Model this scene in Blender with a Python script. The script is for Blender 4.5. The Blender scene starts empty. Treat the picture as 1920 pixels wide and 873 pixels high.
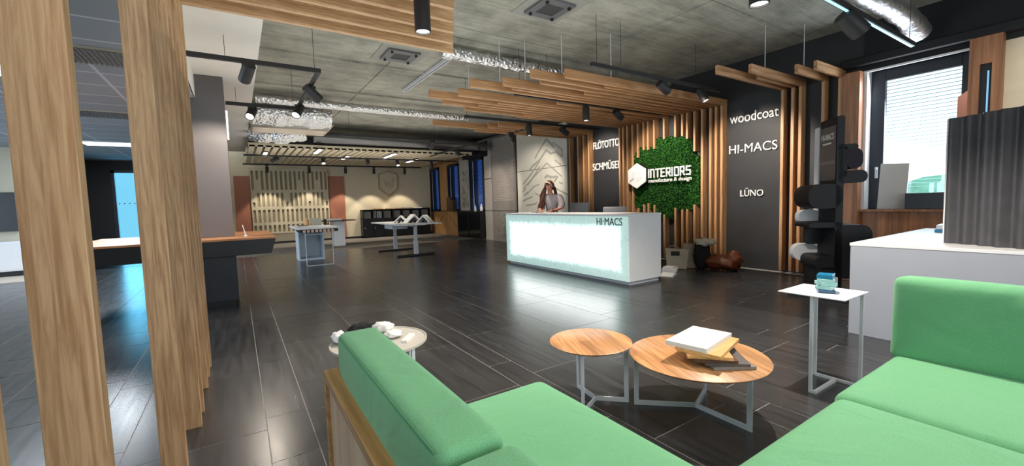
import bpy, bmesh, math, random
from mathutils import Vector, Matrix
random.seed(7)
C = bpy.context.scene.collection
SC = bpy.context.scene
PI = math.pi

# ------------------------------------------------------------------ camera, world, exposure
yaw, pitch, roll, FPX = 0.576615690, -0.0712457802, -0.0302738043, 789.402937
EYE = Vector((0, 0, 1.3))
fw = Vector((math.sin(yaw)*math.cos(pitch), math.cos(yaw)*math.cos(pitch), math.sin(pitch)))
rt = Vector((math.cos(yaw), -math.sin(yaw), 0)); up = rt.cross(fw)
r2 = math.cos(roll)*rt + math.sin(roll)*up
u2 = -math.sin(roll)*rt + math.cos(roll)*up
cd = bpy.data.cameras.new('camera'); cam = bpy.data.objects.new('camera', cd); C.objects.link(cam)
cd.sensor_width = 36; cd.lens = FPX/1920*36; cd.clip_start = .05; cd.clip_end = 300
M = Matrix((r2, u2, -fw)).transposed().to_4x4(); M.translation = EYE
cam.matrix_world = M
SC.camera = cam
SC.view_settings.view_transform = 'Standard'; SC.view_settings.look = 'None'
SC.view_settings.exposure = 0.0; SC.view_settings.gamma = 1; SC.view_settings.use_curve_mapping = False
W = bpy.data.worlds.new('world'); SC.world = W; W.use_nodes = True
bg = W.node_tree.nodes['Background']; bg.inputs[0].default_value = (.80, .92, 1.0, 1); bg.inputs[1].default_value = 2.4

def area(name, loc, target, sx, sy, power, col):
    l = bpy.data.lights.new(name, 'AREA'); l.shape = 'RECTANGLE'; l.size = sx; l.size_y = sy; l.energy = power; l.color = col
    o = bpy.data.objects.new(name, l); C.objects.link(o); o.location = loc
    o.rotation_euler = (Vector(target)-Vector(loc)).to_track_quat('-Z', 'Y').to_euler()
    return o
area('fill_rear_opening', (2.2, -3.9, 1.9), (2.6, 3, .9), 6.5, 2.2, 85, (.93, .97, 1))  # added daylight fill at the unseen rear opening
area('daylight_side_window', (7.98, 1.85, 2.05), (3.5, 2.2, .9), .9, 1.8, 70, (.82, .92, 1))
area('daylight_glass_door', (-2.75, 17.6, 1.5), (-1.5, 9, .6), .8, 2.2, 60, (.55, .82, 1))
area('ceiling_office_light', (-2.4, 7.5, 2.86), (-2.4, 7.5, 0), .6, 3.0, 90, (.85, .93, 1))
area('ceiling_office_light_rear', (-2.3, 12.5, 2.86), (-2.3, 12.5, 0), .6, 3.0, 110, (.85, .93, 1))

area('fill_office_side', (-6.8, 8, 1.6), (-2, 8, 2.3), 9, 2.0, 380, (.66, .83, 1))  # added fill from the left; the wall there has no windows
def lamp(loc, target, power, cone=60, blend=.5, col=(1, .84, .66), rad=.03, parent=None):
    l = bpy.data.lights.new('spot_beam', 'SPOT'); l.energy = power; l.color = col
    l.spot_size = math.radians(cone); l.spot_blend = blend; l.shadow_soft_size = rad
    o = bpy.data.objects.new('spot_beam', l); C.objects.link(o); o.location = loc
    o.rotation_euler = (Vector(target)-Vector(loc)).to_track_quat('-Z', 'Y').to_euler()
    return o
# added fill spots without fixtures, mostly above and behind the camera
for p, t, w in (((1.0, .4, 2.9), (.8, 1.3, .4), 62), ((2.4, -.3, 2.9), (2.2, .3, .4), 56), ((3.4, -.6, 2.9), (3.3, .4, .6), 20),
                ((-.6, .3, 2.9), (-.35, 1.9, 1.3), 45), ((-.2, -.8, 2.9), (-.3, 2.2, 1.7), 70), ((3.2, 4.2, 2.95), (3.2, 4.4, 0), 50),
                ((6.3, .5, 2.9), (7.7, .45, 2.0), 45), ((2.0, 8.2, 2.95), (2.0, 8.0, 0), 60)):
    lamp(p, t, w, 110, .9, (1, .93, .84), .30)
# added soft fill aimed up at the ceiling; the hall has no such lamps
area('fill_up_hall_near', (2.5, 4.5, 2.3), (2.5, 4.5, 4), 5.5, 6, 84, (1, .99, .92))
area('fill_up_hall_far', (3.0, 11.5, 2.3), (3.0, 11.5, 4), 5, 7, 85, (1, .93, .82))

# ------------------------------------------------------------------ materials
def newmat(name):
    m = bpy.data.materials.new(name); m.use_nodes = True
    nt = m.node_tree; return m, nt, nt.nodes['Principled BSDF']
def srgb(r, g, b):
    f = lambda c: (c/255/12.92) if c/255 <= .04045 else ((c/255+.055)/1.055)**2.4
    return (f(r), f(g), f(b), 1)
def plain(name, col, rough=.5, metal=0, bump=0, bscale=60, var=0, vscale=6, spec=.5, coat=0):
    m, nt, b = newmat(name)
    b.inputs['Roughness'].default_value = rough; b.inputs['Metallic'].default_value = metal
    b.inputs['Specular IOR Level'].default_value = spec; b.inputs['Coat Weight'].default_value = coat
    tc = nt.nodes.new('ShaderNodeTexCoord')
    n = nt.nodes.new('ShaderNodeTexNoise'); n.inputs['Scale'].default_value = vscale; n.inputs['Detail'].default_value = 6
    nt.links.new(tc.outputs['Object'], n.inputs['Vector'])
    r = nt.nodes.new('ShaderNodeValToRGB')
    v = max(var, .02)
    r.color_ramp.elements[0].position = .3; r.color_ramp.elements[1].position = .7
    r.color_ramp.elements[0].color = (*[c*(1-v) for c in col[:3]], 1); r.color_ramp.elements[1].color = (*[min(1, c*(1+v)) for c in col[:3]], 1)
    nt.links.new(n.outputs['Fac'], r.inputs['Fac']); nt.links.new(r.outputs['Color'], b.inputs['Base Color'])
    if bump:
        n2 = nt.nodes.new('ShaderNodeTexNoise'); n2.inputs['Scale'].default_value = bscale; n2.inputs['Detail'].default_value = 5
        nt.links.new(tc.outputs['Object'], n2.inputs['Vector'])
        bp = nt.nodes.new('ShaderNodeBump'); bp.inputs['Strength'].default_value = bump; bp.inputs['Distance'].default_value = .01
        nt.links.new(n2.outputs['Fac'], bp.inputs['Height']); nt.links.new(bp.outputs['Normal'], b.inputs['Normal'])
    return m
def wood(name, light, dark, axis='z', rough=.5, fine=1.0, staves=0, turn=0):
    m, nt, b = newmat(name); b.inputs['Roughness'].default_value = rough
    tc = nt.nodes.new('ShaderNodeTexCoord'); mp = nt.nodes.new('ShaderNodeMapping')
    s = {'x': (1.2, 26, 26), 'y': (26, 1.2, 26), 'z': (26, 26, 1.2)}[axis]
    mp.inputs['Scale'].default_value = [q*fine for q in s]
    rot = nt.nodes.new('ShaderNodeMapping'); rot.inputs['Rotation'].default_value = (0, 0, math.radians(turn))
    nt.links.new(tc.outputs['Object'], rot.inputs['Vector']); nt.links.new(rot.outputs[0], mp.inputs['Vector'])
    n = nt.nodes.new('ShaderNodeTexNoise'); n.inputs['Scale'].default_value = 1.0; n.inputs['Detail'].default_value = 7; n.inputs['Roughness'].default_value = .62; n.inputs['Distortion'].default_value = .6
    nt.links.new(mp.outputs[0], n.inputs['Vector'])
    r = nt.nodes.new('ShaderNodeValToRGB'); r.color_ramp.elements[0].position = .37; r.color_ramp.elements[1].position = .62
    r.color_ramp.elements[0].color = dark; r.color_ramp.elements[1].color = light
    nt.links.new(n.outputs['Fac'], r.inputs['Fac'])
    out = r.outputs['Color']
    if staves:
        mp2 = nt.nodes.new('ShaderNodeMapping'); mp2.inputs['Rotation'].default_value = (0, 0, PI/2)
        nt.links.new(rot.outputs[0], mp2.inputs['Vector'])
        vo = nt.nodes.new('ShaderNodeTexBrick'); vo.offset = .37; vo.inputs['Scale'].default_value = staves; vo.inputs['Brick Width'].default_value = .42
        vo.inputs['Row Height'].default_value = .085; vo.inputs['Mortar Size'].default_value = .0; vo.inputs['Color1'].default_value = (0, 0, 0, 1); vo.inputs['Color2'].default_value = (1, 1, 1, 1)
        nt.links.new(mp2.outputs[0], vo.inputs['Vector'])
        mr = nt.nodes.new('ShaderNodeMapRange'); mr.inputs['To Min'].default_value = .72; mr.inputs['To Max'].default_value = 1.22
        sp = nt.nodes.new('ShaderNodeSeparateColor'); nt.links.new(vo.outputs['Color'], sp.inputs[0]); nt.links.new(sp.outputs[0], mr.inputs['Value'])
        mx = nt.nodes.new('ShaderNodeVectorMath'); mx.operation = 'SCALE'
        nt.links.new(out, mx.inputs[0]); nt.links.new(mr.outputs[0], mx.inputs['Scale']); out = mx.outputs[0]
    nt.links.new(out, b.inputs['Base Color'])
    bp = nt.nodes.new('ShaderNodeBump'); bp.inputs['Strength'].default_value = .15; bp.inputs['Distance'].default_value = .004
    nt.links.new(n.outputs['Fac'], bp.inputs['Height']); nt.links.new(bp.outputs['Normal'], b.inputs['Normal'])
    return m
def emit(name, col, st):
    m, nt, b = newmat(name); b.inputs['Base Color'].default_value = (*col[:3], 1)
    b.inputs['Emission Color'].default_value = (*col[:3], 1); b.inputs['Emission Strength'].default_value = st
    return m

OAK = {a: wood('oak_'+a, srgb(190, 146, 104), srgb(142, 100, 64), a) for a in 'xyz'}
PALE = {a: wood('pale_oak_'+a, srgb(206, 170, 130), srgb(168, 128, 90), a, fine=3.2) for a in 'xz'}
OAKW = wood('oak_wall_panel', srgb(168, 116, 80), srgb(126, 82, 54), 'z', .45, .6)
OAKT = wood('oak_table_top', srgb(212, 158, 108), srgb(166, 114, 72), 'y', .4, 1.6, 1, 23)
OAKB = wood('oak_sample', srgb(222, 176, 116), srgb(190, 140, 84), 'x', .45)
RAIL = wood('sofa_rail_oak', srgb(186, 146, 92), srgb(140, 104, 60), 'y', .5)
BIRCH = wood('pale_veneer', srgb(210, 184, 150), srgb(184, 152, 118), 'z', .5, .4)
HONEY = wood('honey_veneer', srgb(196, 148, 96), srgb(164, 116, 70), 'z', .5, .4)
BLACK = plain('black_matt', srgb(24, 24, 27), .55)
BLACKW = plain('black_wall_paint', srgb(38, 38, 41), .6, var=.1)
DARKW = plain('dark_soffit', srgb(14, 15, 22), .7)
NAVY = plain('dark_laminate', srgb(15, 17, 24), .45)
WHITE = plain('white_paint', srgb(226, 226, 228), .5)
WHITEM = plain('white_metal', srgb(214, 216, 220), .4)
GREYM = plain('grey_metal', srgb(196, 200, 206), .4)
SIGNW = plain('sign_white', srgb(226, 225, 222), .45)
BEIGE = plain('beige_wall_paint', srgb(214, 200, 172), .7, var=.04, bump=.05)
TERRA = plain('terracotta_panel', srgb(166, 106, 84), .6, var=.04)
RELIEF = plain('beige_relief', srgb(198, 186, 160), .65, var=.04)
GYPS = plain('gypsum_white', srgb(228, 225, 219), .8)
GREYC = plain('office_wall', srgb(186, 180, 160), .7)
COL = plain('column_laminate', srgb(92, 87, 89), .45)
CARPET = plain('grey_carpet', srgb(120, 114, 106), .95, bump=.6, bscale=300, var=.15, vscale=40)
VINYL = plain('light_vinyl', srgb(205, 190, 176), .5)
PANELG = plain('grey_felt_panel', srgb(132, 126, 120), .8, var=.06)
PANELP = plain('pale_stone_panel', srgb(176, 168, 160), .6, var=.06)
MOUNT = plain('carved_white_board', srgb(205, 200, 188), .6)
GROOVE_SHADE = plain('groove_shade', srgb(160, 158, 149), .7)
FABD = plain('chair_fabric', srgb(150, 150, 152), .9, bump=.3, bscale=200)
LEATH = plain('brown_leather', srgb(110, 56, 30), .4, bump=.4, bscale=30, var=.3)
CANVAS = plain('canvas', srgb(178, 168, 152), .9, bump=.4, bscale=60, var=.08)
CLOTH = plain('dark_cloth', srgb(26, 26, 28), .95, bump=.5, bscale=40)
STRIPE = plain('pale_cloth', srgb(196, 188, 172), .9, bump=.5, bscale=40, var=.1)
COPPER = plain('rose_samples', srgb(200, 160, 140), .3)
SKIN = plain('skin', srgb(214, 150, 126), .5)
HAIR = plain('brown_hair', srgb(92, 56, 38), .5, bump=.5, bscale=80, var=.3, vscale=30)
BLOUSE = plain('blouse_fabric', srgb(178, 168, 170), .85, bump=.4, bscale=20, var=.05)
TROUS = plain('trouser_fabric', srgb(40, 40, 46), .9)
BLUEA = plain('blue_acrylic', srgb(40, 130, 175), .15)
MINTA = plain('mint_acrylic', srgb(176, 224, 222), .2)
NAVYA = plain('navy_acrylic', srgb(60, 96, 134), .2)
LEAF = plain('hillside_green', srgb(96, 146, 124), .9, var=.4, vscale=.5)
CORAL = plain('coral_panel', srgb(230, 168, 150), .5)
GREYS = plain('grey_sample', srgb(128, 120, 114), .5, var=.08)
DGREYS = plain('dark_grey_sample', srgb(92, 84, 82), .5, var=.08)
BROWNS = wood('brown_sample', srgb(92, 60, 38), srgb(60, 38, 24), 'x', .5)
DARKFR = plain('dark_window_frame', srgb(30, 36, 46), .45)
LENS = emit('lamp_lens', (1, .93, .8), 14)
LENSO = plain('lamp_lens_unlit', srgb(60, 60, 62), .2)
TUBE = emit('lit_tube', (1, .95, .86), 9)
TUBEC = emit('lit_cool_panel', (.85, .95, 1), 5)
GLOWB = emit('cyan_reflection_glow', (.25, .55, .85), .45)

def mk_green():
    m, nt, b = newmat('green_wool'); b.inputs['Roughness'].default_value = .9; b.inputs['Sheen Weight'].default_value = .25
    b.inputs['Sheen Tint'].default_value = (.7, 1, .75, 1); b.inputs['Specular IOR Level'].default_value = .15
    tc = nt.nodes.new('ShaderNodeTexCoord')
    n = nt.nodes.new('ShaderNodeTexNoise'); n.inputs['Scale'].default_value = 350; n.inputs['Detail'].default_value = 3
    nt.links.new(tc.outputs['Object'], n.inputs['Vector'])
    r = nt.nodes.new('ShaderNodeValToRGB'); r.color_ramp.elements[0].position = .3; r.color_ramp.elements[1].position = .7
    r.color_ramp.elements[0].color = srgb(98, 160, 116); r.color_ramp.elements[1].color = srgb(120, 180, 136)
    nt.links.new(n.outputs['Fac'], r.inputs['Fac']); nt.links.new(r.outputs['Color'], b.inputs['Base Color'])
    n2 = nt.nodes.new('ShaderNodeTexNoise'); n2.inputs['Scale'].default_value = 3.2; n2.inputs['Detail'].default_value = 2; n2.inputs['Distortion'].default_value = 1.2
    nt.links.new(tc.outputs['Object'], n2.inputs['Vector'])
    ad = nt.nodes.new('ShaderNodeMath'); ad.operation = 'MULTIPLY_ADD'; ad.inputs[1].default_value = .03
    nt.links.new(n.outputs['Fac'], ad.inputs[0]); nt.links.new(n2.outputs['Fac'], ad.inputs[2])
    bp = nt.nodes.new('ShaderNodeBump'); bp.inputs['Strength'].default_value = .5; bp.inputs['Distance'].default_value = .03
    nt.links.new(ad.outputs[0], bp.inputs['Height']); nt.links.new(bp.outputs['Normal'], b.inputs['Normal'])
    return m
GREEN = mk_green()
GREENP = plain('green_piping', srgb(72, 138, 100), .9)

def mk_concrete():
    m, nt, b = newmat('board_marked_concrete'); b.inputs['Roughness'].default_value = .85
    tc = nt.nodes.new('ShaderNodeTexCoord')
    n = nt.nodes.new('ShaderNodeTexNoise'); n.inputs['Scale'].default_value = 1.1; n.inputs['Detail'].default_value = 9; n.inputs['Roughness'].default_value = .7
    nt.links.new(tc.outputs['Object'], n.inputs['Vector'])
    mp = nt.nodes.new('ShaderNodeMapping'); mp.inputs['Scale'].default_value = (1.0, 9, 1)
    nt.links.new(tc.outputs['Object'], mp.inputs['Vector'])
    n3 = nt.nodes.new('ShaderNodeTexNoise'); n3.inputs['Scale'].default_value = 1.5; n3.inputs['Detail'].default_value = 8; n3.inputs['Roughness'].default_value = .75
    nt.links.new(mp.outputs[0], n3.inputs['Vector'])
    mix = nt.nodes.new('ShaderNodeMath'); mix.operation = 'MULTIPLY_ADD'; mix.inputs[1].default_value = .6
    nt.links.new(n.outputs['Fac'], mix.inputs[0])
    m2 = nt.nodes.new('ShaderNodeMath'); m2.operation = 'MULTIPLY'; m2.inputs[1].default_value = .4
    nt.links.new(n3.outputs['Fac'], m2.inputs[0]); nt.links.new(m2.outputs[0], mix.inputs[2])
    r = nt.nodes.new('ShaderNodeValToRGB'); r.color_ramp.elements[0].position = .36; r.color_ramp.elements[1].position = .62
    r.color_ramp.elements[0].color = srgb(112, 112, 104); r.color_ramp.elements[1].color = srgb(180, 179, 167)
    nt.links.new(mix.outputs[0], r.inputs['Fac'])
    # air holes
    v = nt.nodes.new('ShaderNodeTexVoronoi'); v.inputs['Scale'].default_value = 5.5
    nt.links.new(tc.outputs['Object'], v.inputs['Vector'])
    cr = nt.nodes.new('ShaderNodeValToRGB'); cr.color_ramp.elements[0].position = .035; cr.color_ramp.elements[1].position = .06
    cr.color_ramp.elements[0].color = (.35, .35, .35, 1); cr.color_ramp.elements[1].color = (1, 1, 1, 1)
    nt.links.new(v.outputs['Distance'], cr.inputs['Fac'])
    mu = nt.nodes.new('ShaderNodeMixRGB'); mu.blend_type = 'MULTIPLY'; mu.inputs[0].default_value = 1
    nt.links.new(r.outputs['Color'], mu.inputs[1]); nt.links.new(cr.outputs['Color'], mu.inputs[2])
    nt.links.new(mu.outputs[0], b.inputs['Base Color'])
    bp = nt.nodes.new('ShaderNodeBump'); bp.inputs['Strength'].default_value = .5; bp.inputs['Distance'].default_value = .02
    nt.links.new(mix.outputs[0], bp.inputs['Height']); nt.links.new(bp.outputs['Normal'], b.inputs['Normal'])
    return m
CONC = mk_concrete()
SEAM = plain('slab_seam', srgb(84, 80, 74), .9)
RIDGE = plain('slab_ridge', srgb(186, 180, 168), .85, bump=.4)

def mk_tile():
    m, nt, b = newmat('slate_tile')
    tc = nt.nodes.new('ShaderNodeTexCoord')
    at = nt.nodes.new('ShaderNodeAttribute'); at.attribute_name = 'tone'
    mp = nt.nodes.new('ShaderNodeMapping'); mp.inputs['Scale'].default_value = (22, 1.6, 1)
    nt.links.new(tc.outputs['Object'], mp.inputs['Vector'])
    n = nt.nodes.new('ShaderNodeTexNoise'); n.inputs['Scale'].default_value = 1; n.inputs['Detail'].default_value = 6; n.inputs['Roughness'].default_value = .6; n.inputs['Distortion'].default_value = .1
    nt.links.new(mp.outputs[0], n.inputs['Vector'])
    r = nt.nodes.new('ShaderNodeValToRGB'); r.color_ramp.elements[0].position = .3; r.color_ramp.elements[1].position = .75
    r.color_ramp.elements[0].color = srgb(38, 38, 40); r.color_ramp.elements[1].color = srgb(70, 70, 71)
    nt.links.new(n.outputs['Fac'], r.inputs['Fac'])
    mu = nt.nodes.new('ShaderNodeMixRGB'); mu.blend_type = 'MULTIPLY'; mu.inputs[0].default_value = 1
    nt.links.new(r.outputs['Color'], mu.inputs[1]); nt.links.new(at.outputs['Color'], mu.inputs[2])
    nt.links.new(mu.outputs[0], b.inputs['Base Color'])
    rr = nt.nodes.new('ShaderNodeMapRange'); rr.inputs['To Min'].default_value = .20; rr.inputs['To Max'].default_value = .31; b.inputs['Specular IOR Level'].default_value = .65
    nt.links.new(n.outputs['Fac'], rr.inputs['Value']); nt.links.new(rr.outputs[0], b.inputs['Roughness'])
    bp = nt.nodes.new('ShaderNodeBump'); bp.inputs['Strength'].default_value = .10; bp.inputs['Distance'].default_value = .0007
    nt.links.new(n.outputs['Fac'], bp.inputs['Height']); nt.links.new(bp.outputs['Normal'], b.inputs['Normal'])
    return m
TILE = mk_tile(); GROUT = plain('tile_grout', srgb(160, 157, 153), .6)

def mk_foil():
    m, nt, b = newmat('crumpled_foil'); b.inputs['Metallic'].default_value = 1; b.inputs['Roughness'].default_value = .3
    b.inputs['Base Color'].default_value = (.72, .73, .75, 1)
    tc = nt.nodes.new('ShaderNodeTexCoord')
    v = nt.nodes.new('ShaderNodeTexVoronoi'); v.inputs['Scale'].default_value = 20; v.feature = 'SMOOTH_F1'; v.inputs['Smoothness'].default_value = .4
    nt.links.new(tc.outputs['Object'], v.inputs['Vector'])
    bp = nt.nodes.new('ShaderNodeBump'); bp.inputs['Strength'].default_value = 1; bp.inputs['Distance'].default_value = .022
    nt.links.new(v.outputs['Distance'], bp.inputs['Height']); nt.links.new(bp.outputs['Normal'], b.inputs['Normal'])
    return m
FOIL = mk_foil()
FOILR = plain('ribbed_flex_foil', (.42, .41, .42, 1), .38, .9, bump=1, bscale=22)
METAL = plain('galvanised_sheet', srgb(190, 180, 168), .3, 1)
DUCTG = plain('dark_duct_sheet', srgb(120, 120, 122), .3, .9)

def mk_moss():
    m, nt, b = newmat('preserved_moss'); b.inputs['Roughness'].default_value = .95; b.inputs['Specular IOR Level'].default_value = .1
    tc = nt.nodes.new('ShaderNodeTexCoord')
    n = nt.nodes.new('ShaderNodeTexVoronoi'); n.inputs['Scale'].default_value = 26
    nt.links.new(tc.outputs['Object'], n.inputs['Vector'])
    r = nt.nodes.new('ShaderNodeValToRGB'); r.color_ramp.elements[0].position = .0; r.color_ramp.elements[1].position = .6
    r.color_ramp.elements[0].color = srgb(66, 124, 46); r.color_ramp.elements[1].color = srgb(26, 62, 24)
    nt.links.new(n.outputs['Distance'], r.inputs['Fac']); nt.links.new(r.outputs['Color'], b.inputs['Base Color'])
    bp = nt.nodes.new('ShaderNodeBump'); bp.inputs['Strength'].default_value = 1; bp.inputs['Distance'].default_value = .03; bp.invert = True
    nt.links.new(n.outputs['Distance'], bp.inputs['Height']); nt.links.new(bp.outputs['Normal'], b.inputs['Normal'])
    return m
MOSS = mk_moss()

def mk_lightstone():
    # backlit mineral slab: bright over its lamps, dimmer towards the rim, veined
    m, nt, b = newmat('backlit_veined_stone'); b.inputs['Roughness'].default_value = .25
    tc = nt.nodes.new('ShaderNodeTexCoord')
    sx = nt.nodes.new('ShaderNodeSeparateXYZ'); nt.links.new(tc.outputs['Generated'], sx.inputs[0])
    def edge(sock, w):
        a = nt.nodes.new('ShaderNodeMath'); a.operation = 'SUBTRACT'; a.inputs[1].default_value = .5; nt.links.new(sock, a.inputs[0])
        c = nt.nodes.new('ShaderNodeMath'); c.operation = 'ABSOLUTE'; nt.links.new(a.outputs[0], c.inputs[0])
        d = nt.nodes.new('ShaderNodeMath'); d.operation = 'SUBTRACT'; d.inputs[0].default_value = .5; nt.links.new(c.outputs[0], d.inputs[1])
        e = nt.nodes.new('ShaderNodeMath'); e.operation = 'MULTIPLY'; e.inputs[1].default_value = w; nt.links.new(d.outputs[0], e.inputs[0])
        return e.outputs[0]
    mn = nt.nodes.new('ShaderNodeMath'); mn.operation = 'MINIMUM'
    nt.links.new(edge(sx.outputs[1], 3.4), mn.inputs[0]); nt.links.new(edge(sx.outputs[2], 1.0), mn.inputs[1])
    n = nt.nodes.new('ShaderNodeTexNoise'); n.inputs['Scale'].default_value = 5; n.inputs['Detail'].default_value = 8; n.inputs['Roughness'].default_value = .65; n.inputs['Distortion'].default_value = 2.0
    nt.links.new(tc.outputs['Object'], n.inputs['Vector'])
    ad = nt.nodes.new('ShaderNodeMath'); ad.operation = 'MULTIPLY_ADD'; ad.inputs[1].default_value = .16
    nt.links.new(n.outputs['Fac'], ad.inputs[0]); nt.links.new(mn.outputs[0], ad.inputs[2])
    r = nt.nodes.new('ShaderNodeValToRGB'); e = r.color_ramp.elements
    e[0].position = .11; e[0].color = srgb(160, 196, 190); e[1].position = .36; e[1].color = srgb(250, 255, 253)
    q = e.new(.25); q.color = srgb(188, 222, 216)
    nt.links.new(ad.outputs[0], r.inputs['Fac'])
    st = nt.nodes.new('ShaderNodeMapRange'); st.inputs['From Min'].default_value = .2; st.inputs['From Max'].default_value = .46
    st.inputs['To Min'].default_value = .75; st.inputs['To Max'].default_value = 5.0
    nt.links.new(ad.outputs[0], st.inputs['Value'])
    v = nt.nodes.new('ShaderNodeTexNoise'); v.inputs['Scale'].default_value = 13; v.inputs['Detail'].default_value = 5; v.inputs['Distortion'].default_value = 3
    nt.links.new(tc.outputs['Object'], v.inputs['Vector'])
    vr = nt.nodes.new('ShaderNodeValToRGB'); ve = vr.color_ramp.elements
    ve[0].position = .33; ve[0].color = (.5, .6, .58, 1); ve[1].position = .42; ve[1].color = (1, 1, 1, 1)
    nt.links.new(v.outputs['Fac'], vr.inputs['Fac'])
    mu = nt.nodes.new('ShaderNodeMixRGB'); mu.blend_type = 'MULTIPLY'; mu.inputs[0].default_value = 1
    nt.links.new(r.outputs['Color'], mu.inputs[1]); nt.links.new(vr.outputs['Color'], mu.inputs[2])
    b.inputs['Base Color'].default_value = (.5, .55, .54, 1)
    nt.links.new(mu.outputs[0], b.inputs['Emission Color']); nt.links.new(st.outputs[0], b.inputs['Emission Strength'])
    return m
STONE = mk_lightstone()

def glass(name, tint, rough=0, mixw=.12):
    m, nt, b = newmat(name)
    nt.nodes.remove(b); out = nt.nodes['Material Output']
    t = nt.nodes.new('ShaderNodeBsdfTransparent'); t.inputs[0].default_value = tint
    g = nt.nodes.new('ShaderNodeBsdfGlossy'); g.inputs['Roughness'].default_value = .03; g.inputs[0].default_value = (.9, .95, 1, 1)
    mx = nt.nodes.new('ShaderNodeMixShader'); mx.inputs[0].default_value = mixw
    nt.links.new(t.outputs[0], mx.inputs[1]); nt.links.new(g.outputs[0], mx.inputs[2]); nt.links.new(mx.outputs[0], out.inputs[0])
    return m
GLASSC = glass('clear_glass', (.95, .97, .97, 1), mixw=.06)
GLASSD = glass('blue_film_glass', (.34, .57, .65, 1), mixw=.04)
GLASSN = glass('dark_blue_glass', (.006, .028, .12, 1), mixw=.05)

def mk_tileceil():
    m, nt, b = newmat('mineral_ceiling_tile'); b.inputs['Roughness'].default_value = .9
    tc = nt.nodes.new('ShaderNodeTexCoord')
    br = nt.nodes.new('ShaderNodeTexBrick'); br.offset = 0; br.inputs['Scale'].default_value = 1
    br.inputs['Brick Width'].default_value = 1.2; br.inputs['Row Height'].default_value = .6; br.inputs['Mortar Size'].default_value = .018
    br.inputs['Color1'].default_value = srgb(146, 152, 158); br.inputs['Color2'].default_value = srgb(160, 166, 172); br.inputs['Mortar'].default_value = srgb(196, 202, 208)
    nt.links.new(tc.outputs['Object'], br.inputs['Vector']); nt.links.new(br.outputs['Color'], b.inputs['Base Color'])
    return m
TCEIL = mk_tileceil()

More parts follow.
